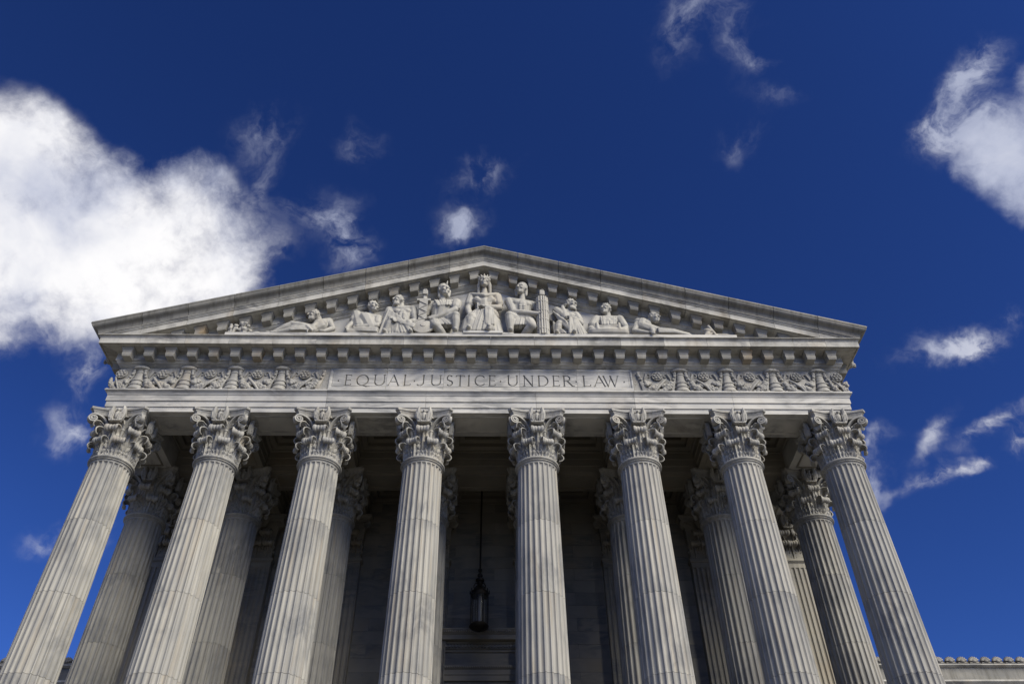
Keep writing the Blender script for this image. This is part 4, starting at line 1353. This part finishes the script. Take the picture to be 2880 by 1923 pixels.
def fuse(m, voxel=0.028, smooth=4, tris=None):
    """weld overlapping volumes into one continuous skin"""
    me = bpy.data.meshes.new('tmp'); me.from_pydata(m.v, [], m.f)
    fix = bmesh.new(); fix.from_mesh(me); bmesh.ops.recalc_face_normals(fix, faces=fix.faces); fix.to_mesh(me); fix.free()
    ob = bpy.data.objects.new('tmp', me); col.objects.link(ob)
    md = ob.modifiers.new('r', 'REMESH'); md.mode = 'VOXEL'; md.voxel_size = voxel; md.use_smooth_shade = True
    ms = ob.modifiers.new('s', 'SMOOTH'); ms.iterations = smooth; ms.factor = 0.5
    dg = bpy.context.evaluated_depsgraph_get()
    res = bpy.data.meshes.new_from_object(ob.evaluated_get(dg))
    bpy.data.objects.remove(ob); bpy.data.meshes.remove(me)
    return res
def statue(name, m, label, cat='statue', origin=None, voxel=0.021, group='marble figures in the gable', mat='statue'):
    me = fuse(m, voxel, 2)
    me.materials.clear(); me.materials.append(MAT[mat]); me.shade_smooth()
    xs_ = [v.co.x for v in me.vertices]; zs_ = [v.co.z for v in me.vertices]; ys_ = [v.co.y for v in me.vertices]
    c = Vector(((min(xs_) + max(xs_)) / 2, (min(ys_) + max(ys_)) / 2, min(zs_)))
    me.transform(Matrix.Translation(-c))
    o = link(name, me, None, tuple(c))
    tag(o, label, cat, group)
    return o
def lerp(a, b, t): return tuple(a[i] + (b[i] - a[i]) * t for i in range(3))
def off(a, dx=0, dy=0, dz=0): return (a[0] + dx, a[1] + dy, a[2] + dz)
def head(m, c, chin, k=1.0, hair=True, beard=False, look=0.0):
    """colossal head about 0.62 m high with brow, nose, mouth and ears"""
    c = Vector(c)
    r = 0.215 * k
    f = Vector((math.sin(look), -math.cos(look), 0))
    sd = Vector((math.cos(look), math.sin(look), 0))
    Z = Vector((0, 0, 1))
    def at(fw, s, z): return c + f * (r * fw) + sd * (r * s) + Z * (r * z)
    m.ball(tuple(at(-0.08, 0, 0.25)), (r * 0.98, r * 1.02, r * 1.12), 16, 12)          # skull
    cap_mesh(m, at(0.22, 0, 0.1), r * 0.76, at(0.30, 0, -0.75), r * 0.58)              # face
    m.ball(tuple(at(0.40, 0, -0.95)), (r * 0.56, r * 0.50, r * 0.42), 10, 8)           # jaw
    m.ball(tuple(at(0.80, 0, -1.14)), r * 0.23, 8, 6)                                  # chin
    cap_mesh(m, at(0.98, 0, 0.16), r * 0.12, at(1.30, 0, -0.36), r * 0.17, 8)          # nose
    for s in (-1, 1):
        cap_mesh(m, at(1.02, s * 0.14, 0.24), r * 0.13, at(0.80, s * 0.64, 0.20), r * 0.13, 8)      # brow
        m.ball(tuple(at(0.86, s * 0.36, -0.02)), r * 0.12, 8, 6)                       # eye
        m.ball(tuple(at(0.74, s * 0.48, -0.36)), r * 0.24, 8, 6)                       # cheek
        m.ball(tuple(at(-0.05, s * 0.96, -0.12)), (r * 0.17, r * 0.22, r * 0.33), 8, 6)
    cap_mesh(m, at(1.0, 0.22, -0.70), r * 0.10, at(1.0, -0.22, -0.70), r * 0.10, 8)
    cap_mesh(m, at(0.96, 0.18, -0.84), r * 0.09, at(0.96, -0.18, -0.84), r * 0.09, 8)
    if beard:
        for i in range(9):
            a = -1.2 + 2.4 * i / 8
            q = at(0.66 * math.cos(a) + 0.12, 0.72 * math.sin(a), -1.12 - 0.18 * math.cos(a))
            m.ball(tuple(q), (r * 0.20, r * 0.20, r * 0.40), 8, 6)
    if hair:
        for i in range(40):
            z = -0.25 + 1.22 * i / 39
            a = 2 * PI * (i * 0.381966)
            rad = math.sqrt(max(0.02, 1 - (max(z, 0)) ** 2))
            fw, s = math.cos(a) * rad, math.sin(a) * rad
            if fw > 0.62 - 0.55 * max(0, z - 0.3): 
                if z < 0.75: continue
            m.ball(tuple(at(-0.08 + fw * 1.0, s * 0.98, 0.25 + z * 1.12)), r * 0.19, 7, 5)
def hand(m, w, to, k=1.0, spread=None):
    """palm with five bent fingers reaching from wrist w towards 'to'"""
    w = Vector(w); d = (Vector(to) - w).normalized()
    up = Vector((0, 0, 1)); s = d.cross(up)
    if s.length < 1e-3: s = Vector((1, 0, 0))
    s.normalize(); n = s.cross(d)
    pc = w + d * (0.10 * k)
    cap_mesh(m, w, 0.065 * k, pc, 0.075 * k)
    for i in range(4):
        o_ = (i - 1.5) * 0.042 * k
        ln = (0.115, 0.14, 0.13, 0.10)[i] * k
        a = pc + s * o_ + d * (0.05 * k)
        b = a + d * ln * 0.6 - n * (0.015 * k)
        c = b + d * ln * 0.35 - n * (0.06 * k)
        cap_mesh(m, a, 0.026 * k, b, 0.024 * k, 7); cap_mesh(m, b, 0.024 * k, c, 0.02 * k, 7)
    a = w + d * 0.03 * k + s * (0.06 * k); cap_mesh(m, a, 0.03 * k, a + d * (0.10 * k) + s * (0.05 * k) - n * (0.03 * k), 0.023 * k, 7)
def arm(m, sh, el, ha, r=0.13, to=None, sleeve=True):
    cap_mesh(m, sh, r * 1.22, sh, r * 1.22)
    cap_mesh(m, sh, r * 1.1, lerp(sh, el, 0.55), r * 1.05); cap_mesh(m, lerp(sh, el, 0.5), r * 1.0, el, r * 0.82)
    cap_mesh(m, el, r * 0.85, lerp(el, ha, 0.35), r * 0.88); cap_mesh(m, lerp(el, ha, 0.35), r * 0.86, ha, r * 0.52)
    if sleeve:
        cap_mesh(m, off(sh, 0, 0, 0.02), r * 1.3, lerp(sh, el, 0.62), r * 1.32)
        for i in range(3):
            t = 0.25 + 0.2 * i
            q = lerp(sh, el, t); cap_mesh(m, off(q, -r * 1.1, -0.07, 0.05), 0.028, off(q, r * 1.0, -0.09, -0.10), 0.028, 7)
    hand(m, ha, to or off(ha, ha[0] - el[0], ha[1] - el[1], ha[2] - el[2]))
def leg(m, hip, kn, ft, r=0.20, toe=(0, -0.22, -0.02)):
    cap_mesh(m, hip, r * 1.15, lerp(hip, kn, 0.5), r * 1.05); cap_mesh(m, lerp(hip, kn, 0.5), r * 1.05, kn, r * 0.74)
    cap_mesh(m, kn, r * 0.74, kn, r * 0.74)
    cap_mesh(m, kn, r * 0.68, lerp(kn, ft, 0.32), r * 0.74); cap_mesh(m, lerp(kn, ft, 0.32), r * 0.74, ft, r * 0.42)
    cap_mesh(m, ft, r * 0.42, off(ft, *toe), r * 0.34)
def torso(m, neck, shL, shR, chest, waist, r=0.30, bare=False):
    cap_mesh(m, off(neck, 0, 0.0, 0.20), 0.115, off(neck, 0, 0.02, -0.05), 0.145)
    cap_mesh(m, lerp(shL, neck, 0.15), 0.16, lerp(shL, shR, 0.5), 0.20); cap_mesh(m, lerp(shR, neck, 0.15), 0.16, lerp(shL, shR, 0.5), 0.20)
    for s, sh in ((-1, shL), (1, shR)):
        q = lerp(chest, sh, 0.40)
        cap_mesh(m, q, r * 0.62, off(waist, s * r * 0.35, 0, 0), r * 0.66)
        m.ball(tuple(off(q, 0, -0.10, -0.02)), (r * 0.58, r * 0.42, r * 0.42), 10, 7)
    cap_mesh(m, chest, r * 0.75, waist, r * 0.75)
    if bare:
        for k in range(3):
            for s in (-1, 1):
                q = lerp(chest, waist, 0.35 + 0.25 * k); m.ball((q[0] + s * 0.075, q[1] - r * 0.72, q[2]), (0.07, 0.035, 0.06), 7, 5)
def folds(m, a0, a1, b0, b1, n, r=0.045, sag=0.0, bulge=0.0, seed=0):
    """n cloth folds running from line a0-a1 to line b0-b1"""
    rr = random.Random(seed)
    for i in range(n):
        t = (i + 0.5) / n
        p0 = lerp(a0, a1, t + rr.uniform(-0.02, 0.02)); p1 = lerp(b0, b1, t + rr.uniform(-0.03, 0.03))
        mid = lerp(p0, p1, 0.5); mid = off(mid, 0, -bulge, -sag)
        k = r * rr.uniform(0.8, 1.3)
        q0 = lerp(lerp(p0, mid, 0.5), lerp(mid, p1, 0.5), 0.5)
        cap_mesh(m, p0, k * 0.7, lerp(p0, q0, 1.0), k, 7); cap_mesh(m, q0, k, p1, k * 1.15, 7)
def sheet(m, pts, r):
    for a, b in zip(pts[:-1], pts[1:]): cap_mesh(m, a, r, b, r)

# central seated figure in a long robe, with a pointed headband
f = FIG['center']; m = MB()
head(m, f['head'], f['chin'], 1.12)
for k in range(7):
    a = PI * (k - 3) / 6 * 0.95
    q = Vector(f['head']) + Vector((0.24 * math.sin(a), -0.19 * math.cos(a), 0.17)); e = q + Vector((0.06 * math.sin(a), -0.03, 0.09 if k != 3 else 0.13))
    cap_mesh(m, q, 0.05, e, 0.018, 7)
for s in (-1, 1): cap_mesh(m, off(f['head'], s * 0.22, 0.06, -0.1), 0.085, off(f['neck'], s * 0.24, 0.02, -0.02), 0.06)
torso(m, f['neck'], f['shL'], f['shR'], f['chest'], f['waist'], 0.36)
cap_mesh(m, off(f['shL'], 0.05, -0.14, 0.02), 0.10, off(f['chest'], 0, -0.26, 0.12), 0.09); cap_mesh(m, off(f['shR'], -0.05, -0.14, 0.02), 0.10, off(f['chest'], 0, -0.26, 0.12), 0.09)
arm(m, f['shL'], f['elL'], f['haL'], 0.15, off(f['knL'], 0, 0, 0.2)); arm(m, f['shR'], f['elR'], f['haR'], 0.15, off(f['haR'], -0.3, -0.05, 0.02))
hipL, hipR = off(f['waist'], -0.24, 0, -0.42), off(f['waist'], 0.26, 0, -0.38)
knL2 = (f['knL'][0], -1.40, 23.90); knR2 = (f['knR'][0], -1.42, 24.26)
leg(m, hipL, knL2, (-0.52, -1.36, 23.25), 0.25); leg(m, hipR, knR2, (0.24, -1.42, 23.26), 0.24)
sheet(m, [hipL, hipR], 0.34); sheet(m, [off(hipL, 0, -0.1, 0), off(knL2, 0, 0.1, -0.05)], 0.28)
for a, b, r_ in (((-0.55, -1.25, 23.75), (-0.62, -1.25, 23.28), 0.24), ((-0.1, -1.25, 23.9), (-0.15, -1.25, 23.28), 0.25), ((0.25, -1.28, 24.1), (0.27, -1.28, 23.42), 0.23), ((0.5, -1.15, 23.9), (0.62, -1.15, 23.28), 0.2)): cap_mesh(m, a, r_, b, r_)
folds(m, (-0.40, -1.46, 24.15), (0.30, -1.50, 24.35), (-0.72, -1.42, 23.16), (0.15, -1.46, 23.2), 9, 0.042, 0.0, 0.05, 1)
folds(m, (0.05, -1.58, 24.3), (0.42, -1.52, 24.3), (0.10, -1.52, 23.48), (0.46, -1.46, 23.48), 6, 0.036, 0, 0.02, 2)
folds(m, (0.42, -1.36, 24.2), (0.56, -1.2, 24.1), (0.46, -1.34, 23.25), (0.80, -1.2, 23.15), 5, 0.042, 0, 0.03, 3)
folds(m, (-0.28, -1.28, 25.0), (0.36, -1.28, 25.0), (-0.22, -1.30, 24.45), (0.34, -1.30, 24.55), 9, 0.022, 0, 0.03, 4)
cap_mesh(m, (-0.25, -1.2, 25.05), 0.17, (-0.08, -1.22, 24.9), 0.15); cap_mesh(m, (0.33, -1.2, 25.05), 0.17, (0.16, -1.22, 24.9), 0.15); cap_mesh(m, (0.04, -1.1, 24.9), 0.3, (0.05, -1.05, 24.5), 0.32)
cap_mesh(m, (0.24, -1.42, 23.2), 0.10, (0.25, -1.56, 23.16), 0.09)
statue('seated_figure', m, 'seated marble figure in a long robe and pointed headband, at the peak of the gable')

# seated helmeted figures on both sides
def guard(f, sgn, name, label, seed):
    m = MB()
    head(m, f['head'], f['chin'], 1.08, hair=False, look=sgn * 0.55)
    m.ball(off(f['head'], -sgn * 0.04, 0.06, 0.13), (0.255, 0.265, 0.27), 16, 12)      # close helmet
    if sgn > 0: cap_mesh(m, off(f['head'], sgn * 0.10, -0.18, 0.20), 0.04, off(f['head'], sgn * 0.13, -0.20, 0.36), 0.025)
    for s in (-1, 1): cap_mesh(m, off(f['head'], s * 0.21, 0.04, 0.0), 0.07, off(f['head'], s * 0.19, 0.04, -0.30), 0.06)
    near, far = ('R', 'L') if sgn > 0 else ('L', 'R')
    torso(m, f['neck'], f['shL'], f['shR'], f['chest'], f['waist'], 0.36, bare=(sgn < 0))
    arm(m, f['sh' + near], f['el' + near], f['ha' + near], 0.16, off(f['ha' + near], -sgn * 0.3, -0.02, 0.0), sleeve=(sgn > 0))
    top = f['hilt'] if sgn > 0 else f['fist']
    elf = (top[0] + sgn * 0.10, -0.92, 24.5)
    arm(m, f['sh' + far], elf, off(top, 0, 0.06, -0.06), 0.14, off(top, 0, -0.1, 0.3), sleeve=False)
    m.ball(off(top, 0, 0, 0.0), (0.12, 0.11, 0.13), 10, 7)
    for k in range(4): cap_mesh(m, off(top, -0.08, -0.10, 0.09 - 0.06 * k), 0.032, off(top, 0.09, -0.10, 0.07 - 0.06 * k), 0.032, 7)
    hip1 = off(f['waist'], sgn * 0.20, 0, -0.35); hip2 = off(f['waist'], -sgn * 0.22, 0, -0.35)
    leg(m, hip1, f['kn' + near], f['ft' + near], 0.25); 
    k2 = f['kn' + far]
    leg(m, hip2, (k2[0], -1.42, 23.42), (k2[0] + sgn * 0.45, -1.0, 23.12), 0.25, (sgn * 0.1, 0.05, 0))
    sheet(m, [hip1, hip2], 0.36)
    sk = f['skirt']
    for t in np.linspace(-1, 1, 5): cap_mesh(m, off(f['waist'], t * 0.30, -0.1, -0.3), 0.2, (sk[0] + t * 0.36, -1.2, 23.62 + 0.08 * abs(t)), 0.15)
    folds(m, off(f['waist'], -0.34, -0.28, -0.25), off(f['waist'], 0.34, -0.28, -0.25), (sk[0] - 0.44, -1.38, 23.55), (sk[0] + 0.44, -1.38, 23.55), 9, 0.04, 0.03, 0.06, seed)
    if sgn > 0:
        folds(m, off(f['neck'], -0.34, -0.13, -0.12), off(f['neck'], 0.36, -0.13, -0.12), off(f['chest'], -0.2, -0.24, -0.05), off(f['chest'], 0.30, -0.24, 0.0), 7, 0.035, 0.0, 0.04, seed + 1)
    statue(name, m, label)
guard(FIG['left'], 1, 'seated_guard', 'helmeted marble figure seated with one fist on a tall hilt', 11)
guard(FIG['right'], -1, 'seated_guard', 'bare-chested helmeted marble figure seated with one fist on a banded post', 21)
# what they lean on: a plain hilted post with a curved shield, and a banded post
f = FIG['left']; m = MB()
gx = f['guard'][0]
m.box(gx - 0.27, gx + 0.27, -1.32, -1.10, 24.93, 25.03)
m.loft([[(gx - w_, -1.33, z), (gx + w_, -1.33, z), (gx + w_, -1.05, z), (gx - w_, -1.05, z)] for w_, z in ((0.13, 22.992), (0.15, 24.0), (0.165, 24.93))])
m.tube([(gx, -1.2, 25.0), (gx, -1.2, 25.38)], 0.07, 10)
for k in range(5):
    s = 1 if k % 2 else -1
    m.tube([(gx - 0.155 * s, -1.345, 23.85 + 0.2 * k), (gx + 0.155 * s, -1.345, 24.05 + 0.2 * k)], 0.018, 6)
o = m.build('hilted_post', MAT['statue'], None, 40, fix=True); tag(o, 'tall marble sword hilt and bound scabbard standing before a seated guard', 'statue')
m = MB()
rings = []
for rr_, yy in ((0.04, -1.485), (0.10, -1.475), (0.11, -1.455), (0.24, -1.435), (0.34, -1.41), (0.37, -1.405), (0.375, -1.43), (0.42, -1.42), (0.43, -1.38), (0.42, -1.33)):
    rings.append([(-2.27 + rr_ * math.cos(a), yy + 0.10 * math.sin(a) * rr_, 23.44 + rr_ * math.sin(a) * 1.02) for a in np.linspace(0, 2 * PI, 32, endpoint=False)])
m.loft(rings)
o = m.build('round_shield', MAT['statue'], None, 40, fix=True); tag(o, 'round marble shield leaning beside the seated guard', 'statue')
f = FIG['right']; m = MB()
px = f['postT'][0]
rods = 14
m.lathe([(0.21, 22.992), (0.21, 25.02), (0.16, 25.10)], 20, c=(px, -1.26))
o = m.build('banded_post', MAT['statue'], None, 40, fix=True); tag(o, 'tall round marble post of bound rods beside a bare-chested guard', 'statue')
for k in range(rods):
    a = 2 * PI * k / rods
    q = MB(); q.tube([(px + 0.21 * math.cos(a), -1.26 + 0.21 * math.sin(a), 22.995), (px + 0.205 * math.cos(a), -1.26 + 0.205 * math.sin(a), 25.06)], 0.048, 8)
    q.build('rod', MAT['statue'], o, 50, fix=True)
for z in (23.25, 23.75, 24.25, 24.75):
    q = MB(); q.lathe([(0.245, z), (0.258, z + 0.012), (0.258, z + 0.035), (0.245, z + 0.047)], 28, c=(px, -1.26)); q.build('band', MAT['statue'], o, 40, fix=True)
# robed seated figures farther out
def robed(f, name, label, look, beard, seed, sleeve=False, knees=True, bare=True, k=1.0):
    m = MB()
    head(m, f['head'], f['chin'], k, beard=beard, look=look)
    torso(m, f['neck'], f['shL'], f['shR'], f['chest'], f['waist'], 0.31, bare)
    return m
f = FIG['man2']
m = robed(f, 0, 0, -0.7, True, 0)
arm(m, f['shR'], f['elR'], f['haR'], 0.145, off(f['haR'], -0.2, -0.05, -0.1), sleeve=False); arm(m, f['shL'], f['elL'], off(f['knL'], 0.05, 0.0, 0.1), 0.14)
hipL, hipR = off(f['waist'], -0.22, 0, -0.3), off(f['waist'], 0.22, 0, -0.3)
leg(m, hipL, (f['knL'][0], -1.35, 23.75), (f['ftL'][0] + 0.15, -1.3, 23.1), 0.22); leg(m, hipR, (f['knR'][0], -1.35, 23.6), (f['ftR'][0] - 0.1, -1.3, 23.1), 0.22)
sheet(m, [hipL, hipR], 0.34)
for a, b in (((-3.55, -1.15, 23.75), (-3.72, -1.15, 23.2)), ((-3.25, -1.2, 23.6), (-3.3, -1.2, 23.2)), ((-2.95, -1.2, 23.5), (-2.85, -1.2, 23.2))): cap_mesh(m, a, 0.23, b, 0.23)
sheet(m, [off(f['shL'], -0.05, -0.08, 0.0), (-3.78, -1.1, 24.15), (-3.85, -1.15, 23.6)], 0.13)
folds(m, (-3.72, -1.25, 24.5), (-3.2, -1.36, 23.95), (-3.98, -1.28, 23.06), (-2.62, -1.42, 23.10), 11, 0.045, 0.05, 0.06, 31)
folds(m, (-3.6, -1.42, 23.8), (-3.5, -1.42, 23.9), (-2.65, -1.44, 23.3), (-2.62, -1.42, 23.5), 4, 0.04, 0.06, 0.04, 32)
statue('seated_elder', m, 'bare-chested bearded marble figure in draped cloth, beside the guard with the hilt')
f = FIG['man1']
m = robed(f, 0, 0, 0.7, False, 0, bare=False)
arm(m, f['shL'], f['elL'], f['haL'], 0.14, off(f['haL'], 0.1, -0.1, -0.2)); arm(m, f['shR'], f['elR'], f['haR'], 0.14, off(f['haR'], -0.3, 0, 0))
sheet(m, [off(f['waist'], 0, 0, -0.15), (-4.5, -1.1, 23.25), (-5.1, -1.15, 23.2)], 0.25); sheet(m, [(-4.15, -1.05, 23.4), (-4.1, -1.1, 23.2)], 0.22)
cap_mesh(m, f['shL'], 0.22, (-4.75, -1.08, 23.6), 0.30); cap_mesh(m, f['chest'], 0.34, (-4.35, -1.1, 23.55), 0.30)
folds(m, off(f['shL'], 0.05, -0.19, 0.02), off(f['neck'], 0.12, -0.16, -0.16), (-4.9, -1.30, 23.5), (-4.1, -1.32, 23.62), 6, 0.026, 0.10, 0.03, 41)
folds(m, (-5.25, -1.35, 23.35), (-5.2, -1.3, 23.25), (-4.05, -1.36, 23.35), (-4.05, -1.38, 23.1), 5, 0.045, 0.02, 0.04, 42)
statue('reclining_scholar', m, 'short-haired marble figure in a loose tunic leaning on one arm, next to the bearded elder')
f = FIG['boy']
m = MB(); head(m, f['head'], f['chin'], 0.98, look=-0.9)
cap_mesh(m, off(f['neck'], 0, 0, 0.15), 0.105, off(f['neck'], 0.05, 0, -0.1), 0.14)
cap_mesh(m, f['shL'], 0.17, f['shR'], 0.17); cap_mesh(m, f['chest'], 0.27, f['hip'], 0.24); m.ball(off(f['chest'], -0.08, -0.16, 0.06), (0.15, 0.09, 0.12), 8, 6); m.ball(off(f['chest'], 0.12, -0.14, 0.08), (0.14, 0.09, 0.12), 8, 6)
arm(m, f['shR'], f['elR'], f['haR'], 0.125, off(f['haR'], -0.3, 0, 0), sleeve=False); arm(m, f['shL'], off(f['hip'], 0.1, -0.2, 0.05), f['scroll'], 0.12, None, sleeve=False)
leg(m, f['hip'], f['kn'], off(f['ft'], 0, 0, -0.1), 0.19, (-0.2, 0, 0.04)); leg(m, off(f['hip'], 0, -0.12, -0.1), f['kn2'], off(f['ft'], 0.2, -0.1, -0.15), 0.18, (-0.2, 0, 0.02))
cap_mesh(m, (-7.3, -1.2, 23.35), 0.2, (-6.7, -1.2, 23.3), 0.22)
folds(m, (-7.35, -1.40, 23.42), (-7.3, -1.42, 23.12), (-6.6, -1.36, 23.42), (-6.6, -1.42, 23.12), 4, 0.03, -0.05, 0.02, 51)
sheet(m, [(-6.72, -1.4, 23.38), (-6.48, -1.44, 23.12)], 0.06)
statue('reclining_youth', m, 'bare marble youth reclining with stretched legs, reading, between the leaf sprays and the scholar')
m = MB()
for q, n_ in ((f['flA'], 16), (f['flB'], 18)):
    r_ = random.Random(int(abs(q[0]) * 10))
    for i in range(n_):
        a = r_.uniform(0, 2 * PI); rr_ = r_.uniform(0.05, 0.30)
        p1 = (q[0] + rr_ * math.cos(a), q[1] + r_.uniform(-0.15, 0.1), q[2] + 0.02 + rr_ * 0.75 * math.sin(a))
        m.tube([(q[0], q[1], 23.0), lerp((q[0], q[1], 23.0), p1, 0.6), p1], [0.03, 0.03, 0.02], 6)
        m.ball(p1, (r_.uniform(0.06, 0.10), 0.06, r_.uniform(0.05, 0.09)), 7, 5)
m.ball(off(f['sm'], 0, 0, -0.14), (0.20, 0.12, 0.10), 10, 7)
m.box(-9.9 + 0.2, -8.5, -1.3, -0.95, 22.992, 23.06)
statue('leaf_sprays', m, 'marble sprays of leaves carved near the narrow corner beyond the youth', voxel=0.022)
f = FIG['thinker']
m = robed(f, 0, 0, 0.8, True, 0, bare=False)
arm(m, f['shL'], f['elL'], f['haL'], 0.14, off(f['haL'], 0.25, -0.02, 0.12)); arm(m, f['shR'], f['elR'], off(f['haR'], 0.15, 0, 0), 0.14, off(f['haR'], -0.3, 0, 0.02))
hipL, hipR = off(f['waist'], -0.22, 0, -0.3), off(f['waist'], 0.22, 0, -0.3)
leg(m, hipL, (2.98, -1.3, 23.65), (2.85, -1.28, 23.1), 0.22); leg(m, hipR, (3.56, -1.36, 23.82), (3.52, -1.32, 23.1), 0.22)
sheet(m, [hipL, hipR], 0.33)
for a, b in (((2.95, -1.1, 23.6), (2.95, -1.1, 23.2)), ((3.3, -1.15, 23.7), (3.25, -1.15, 23.2)), ((3.6, -1.15, 23.7), (3.65, -1.15, 23.2)), ((3.75, -1.05, 23.5), (3.95, -1.05, 23.2))): cap_mesh(m, a, 0.21, b, 0.22)
folds(m, (2.75, -1.2, 24.5), (3.0, -1.36, 23.7), (3.2, -1.46, 23.7), (3.4, -1.46, 23.1), 6, 0.045, 0.12, 0.05, 61)
folds(m, (3.35, -1.5, 23.85), (3.7, -1.42, 23.8), (3.3, -1.44, 23.06), (4.1, -1.25, 23.1), 7, 0.045, 0, 0.04, 62)
folds(m, (2.75, -1.2, 23.9), (2.85, -1.3, 23.6), (2.75, -1.3, 23.1), (3.2, -1.42, 23.08), 5, 0.042, 0.05, 0.03, 63)
statue('seated_thinker', m, 'bald bearded marble figure in heavy drapery with a hand raised to the neck')
m = MB()
bx = 2.66
m.loft([[(bx + 0.0, y, 24.25), (bx + 0.17, y, 24.15), (bx + 0.30, y, 24.3), (bx + 0.30, y, 24.55), (bx + 0.17, y, 24.66), (bx + 0.0, y, 24.52)] for y in (-0.93, -0.86)])
o = m.build('axe_blade', MAT['statue'], None, 40, fix=True); tag(o, 'small marble axe blade in relief between the banded post and the thinker', 'statue')
f = FIG['reader']
m = robed(f, 0, 0, -0.7, False, 0, bare=False)
arm(m, f['shL'], f['elL'], f['haL'], 0.15, off(f['haL'], 0.3, 0, 0)); arm(m, f['shR'], f['elR'], f['haR'], 0.15, off(f['haR'], -0.3, 0, 0))
sheet(m, [f['knL'], f['lap'], f['knR']], 0.22); sheet(m, [off(f['waist'], -0.3, 0, -0.3), off(f['waist'], 0.3, 0, -0.3)], 0.3); cap_mesh(m, f['waist'], 0.3, off(f['waist'], 0, 0, -0.4), 0.33)
folds(m, off(f['shL'], 0.12, -0.18, 0.02), off(f['neck'], -0.03, -0.14, -0.17), off(f['waist'], -0.30, -0.28, 0.0), off(f['waist'], 0.0, -0.30, 0.0), 4, 0.026, 0.05, 0.04, 71)
folds(m, off(f['neck'], 0.05, -0.14, -0.17), off(f['shR'], -0.12, -0.18, 0.02), off(f['waist'], 0.02, -0.30, 0.0), off(f['waist'], 0.32, -0.28, 0.0), 4, 0.026, 0.05, 0.04, 72)
cap_mesh(m, (4.4, -1.48, 23.36), 0.06, (5.25, -1.48, 23.38), 0.06)
for s in (-1, 1): cap_mesh(m, (4.83 + s * 0.42, -1.48, 23.24), 0.075, (4.83 + s * 0.42, -1.48, 23.5), 0.075)
statue('seated_reader', m, 'marble figure in a plain tunic holding an open scroll across the lap')
f = FIG['reclining']
m = MB(); head(m, f['head'], f['chin'], 0.98, look=0.8)
cap_mesh(m, off(f['neck'], 0.06, 0, 0.06), 0.11, off(f['neck'], -0.08, 0, -0.08), 0.15)
cap_mesh(m, f['shL'], 0.19, f['shR'], 0.19); cap_mesh(m, f['chest'], 0.27, off(f['hip'], 0, 0, -0.15), 0.25); cap_mesh(m, lerp(f['shL'], f['shR'], 0.5), 0.24, f['chest'], 0.27)
arm(m, f['shL'], f['elL'], f['haL'], 0.135, off(f['haL'], 0.3, 0, 0), sleeve=False); arm(m, f['shR'], f['elR'], off(f['elR'], -0.05, -0.22, -0.25), 0.125, None, sleeve=False)
leg(m, off(f['hip'], 0, 0, -0.2), off(f['kn'], 0, 0, -0.08), off(f['ft'], -0.05, 0, -0.12), 0.19, (0.18, 0, 0.0))
folds(m, (6.8, -1.3, 23.5), (6.8, -1.32, 23.2), (7.95, -1.3, 23.15), (7.95, -1.35, 23.05), 5, 0.05, -0.12, 0.03, 81)
statue('reclining_man', m, 'bare-backed marble figure lying on its elbows with cloth over the legs')
m = MB()
q = f['urn']; m.lathe([(0.14, 22.992), (0.16, 23.1), (0.12, 23.3), (0.17, 23.4), (0.15, 23.44)], 16, c=(q[0], q[1]))
for k in range(6): m.ball((q[0] - 0.12 + 0.05 * k, q[1] - 0.1, 23.1 + 0.05 * (k % 3)), 0.06, 7, 5)
cap_mesh(m, (8.80, -1.2, 23.66), 0.07, (9.06, -1.2, 23.05), 0.08); cap_mesh(m, (8.86, -1.1, 23.62), 0.07, (9.12, -1.1, 23.05), 0.08)
folds(m, (9.1, -1.2, 23.25), (9.1, -1.0, 23.25), (9.65, -1.25, 23.06), (9.65, -1.0, 23.1), 4, 0.07, -0.06, 0, 91)
statue('vase_and_tablet', m, 'small marble vase, tilted tablet and cloth in the corner beyond the lying figure', voxel=0.022)
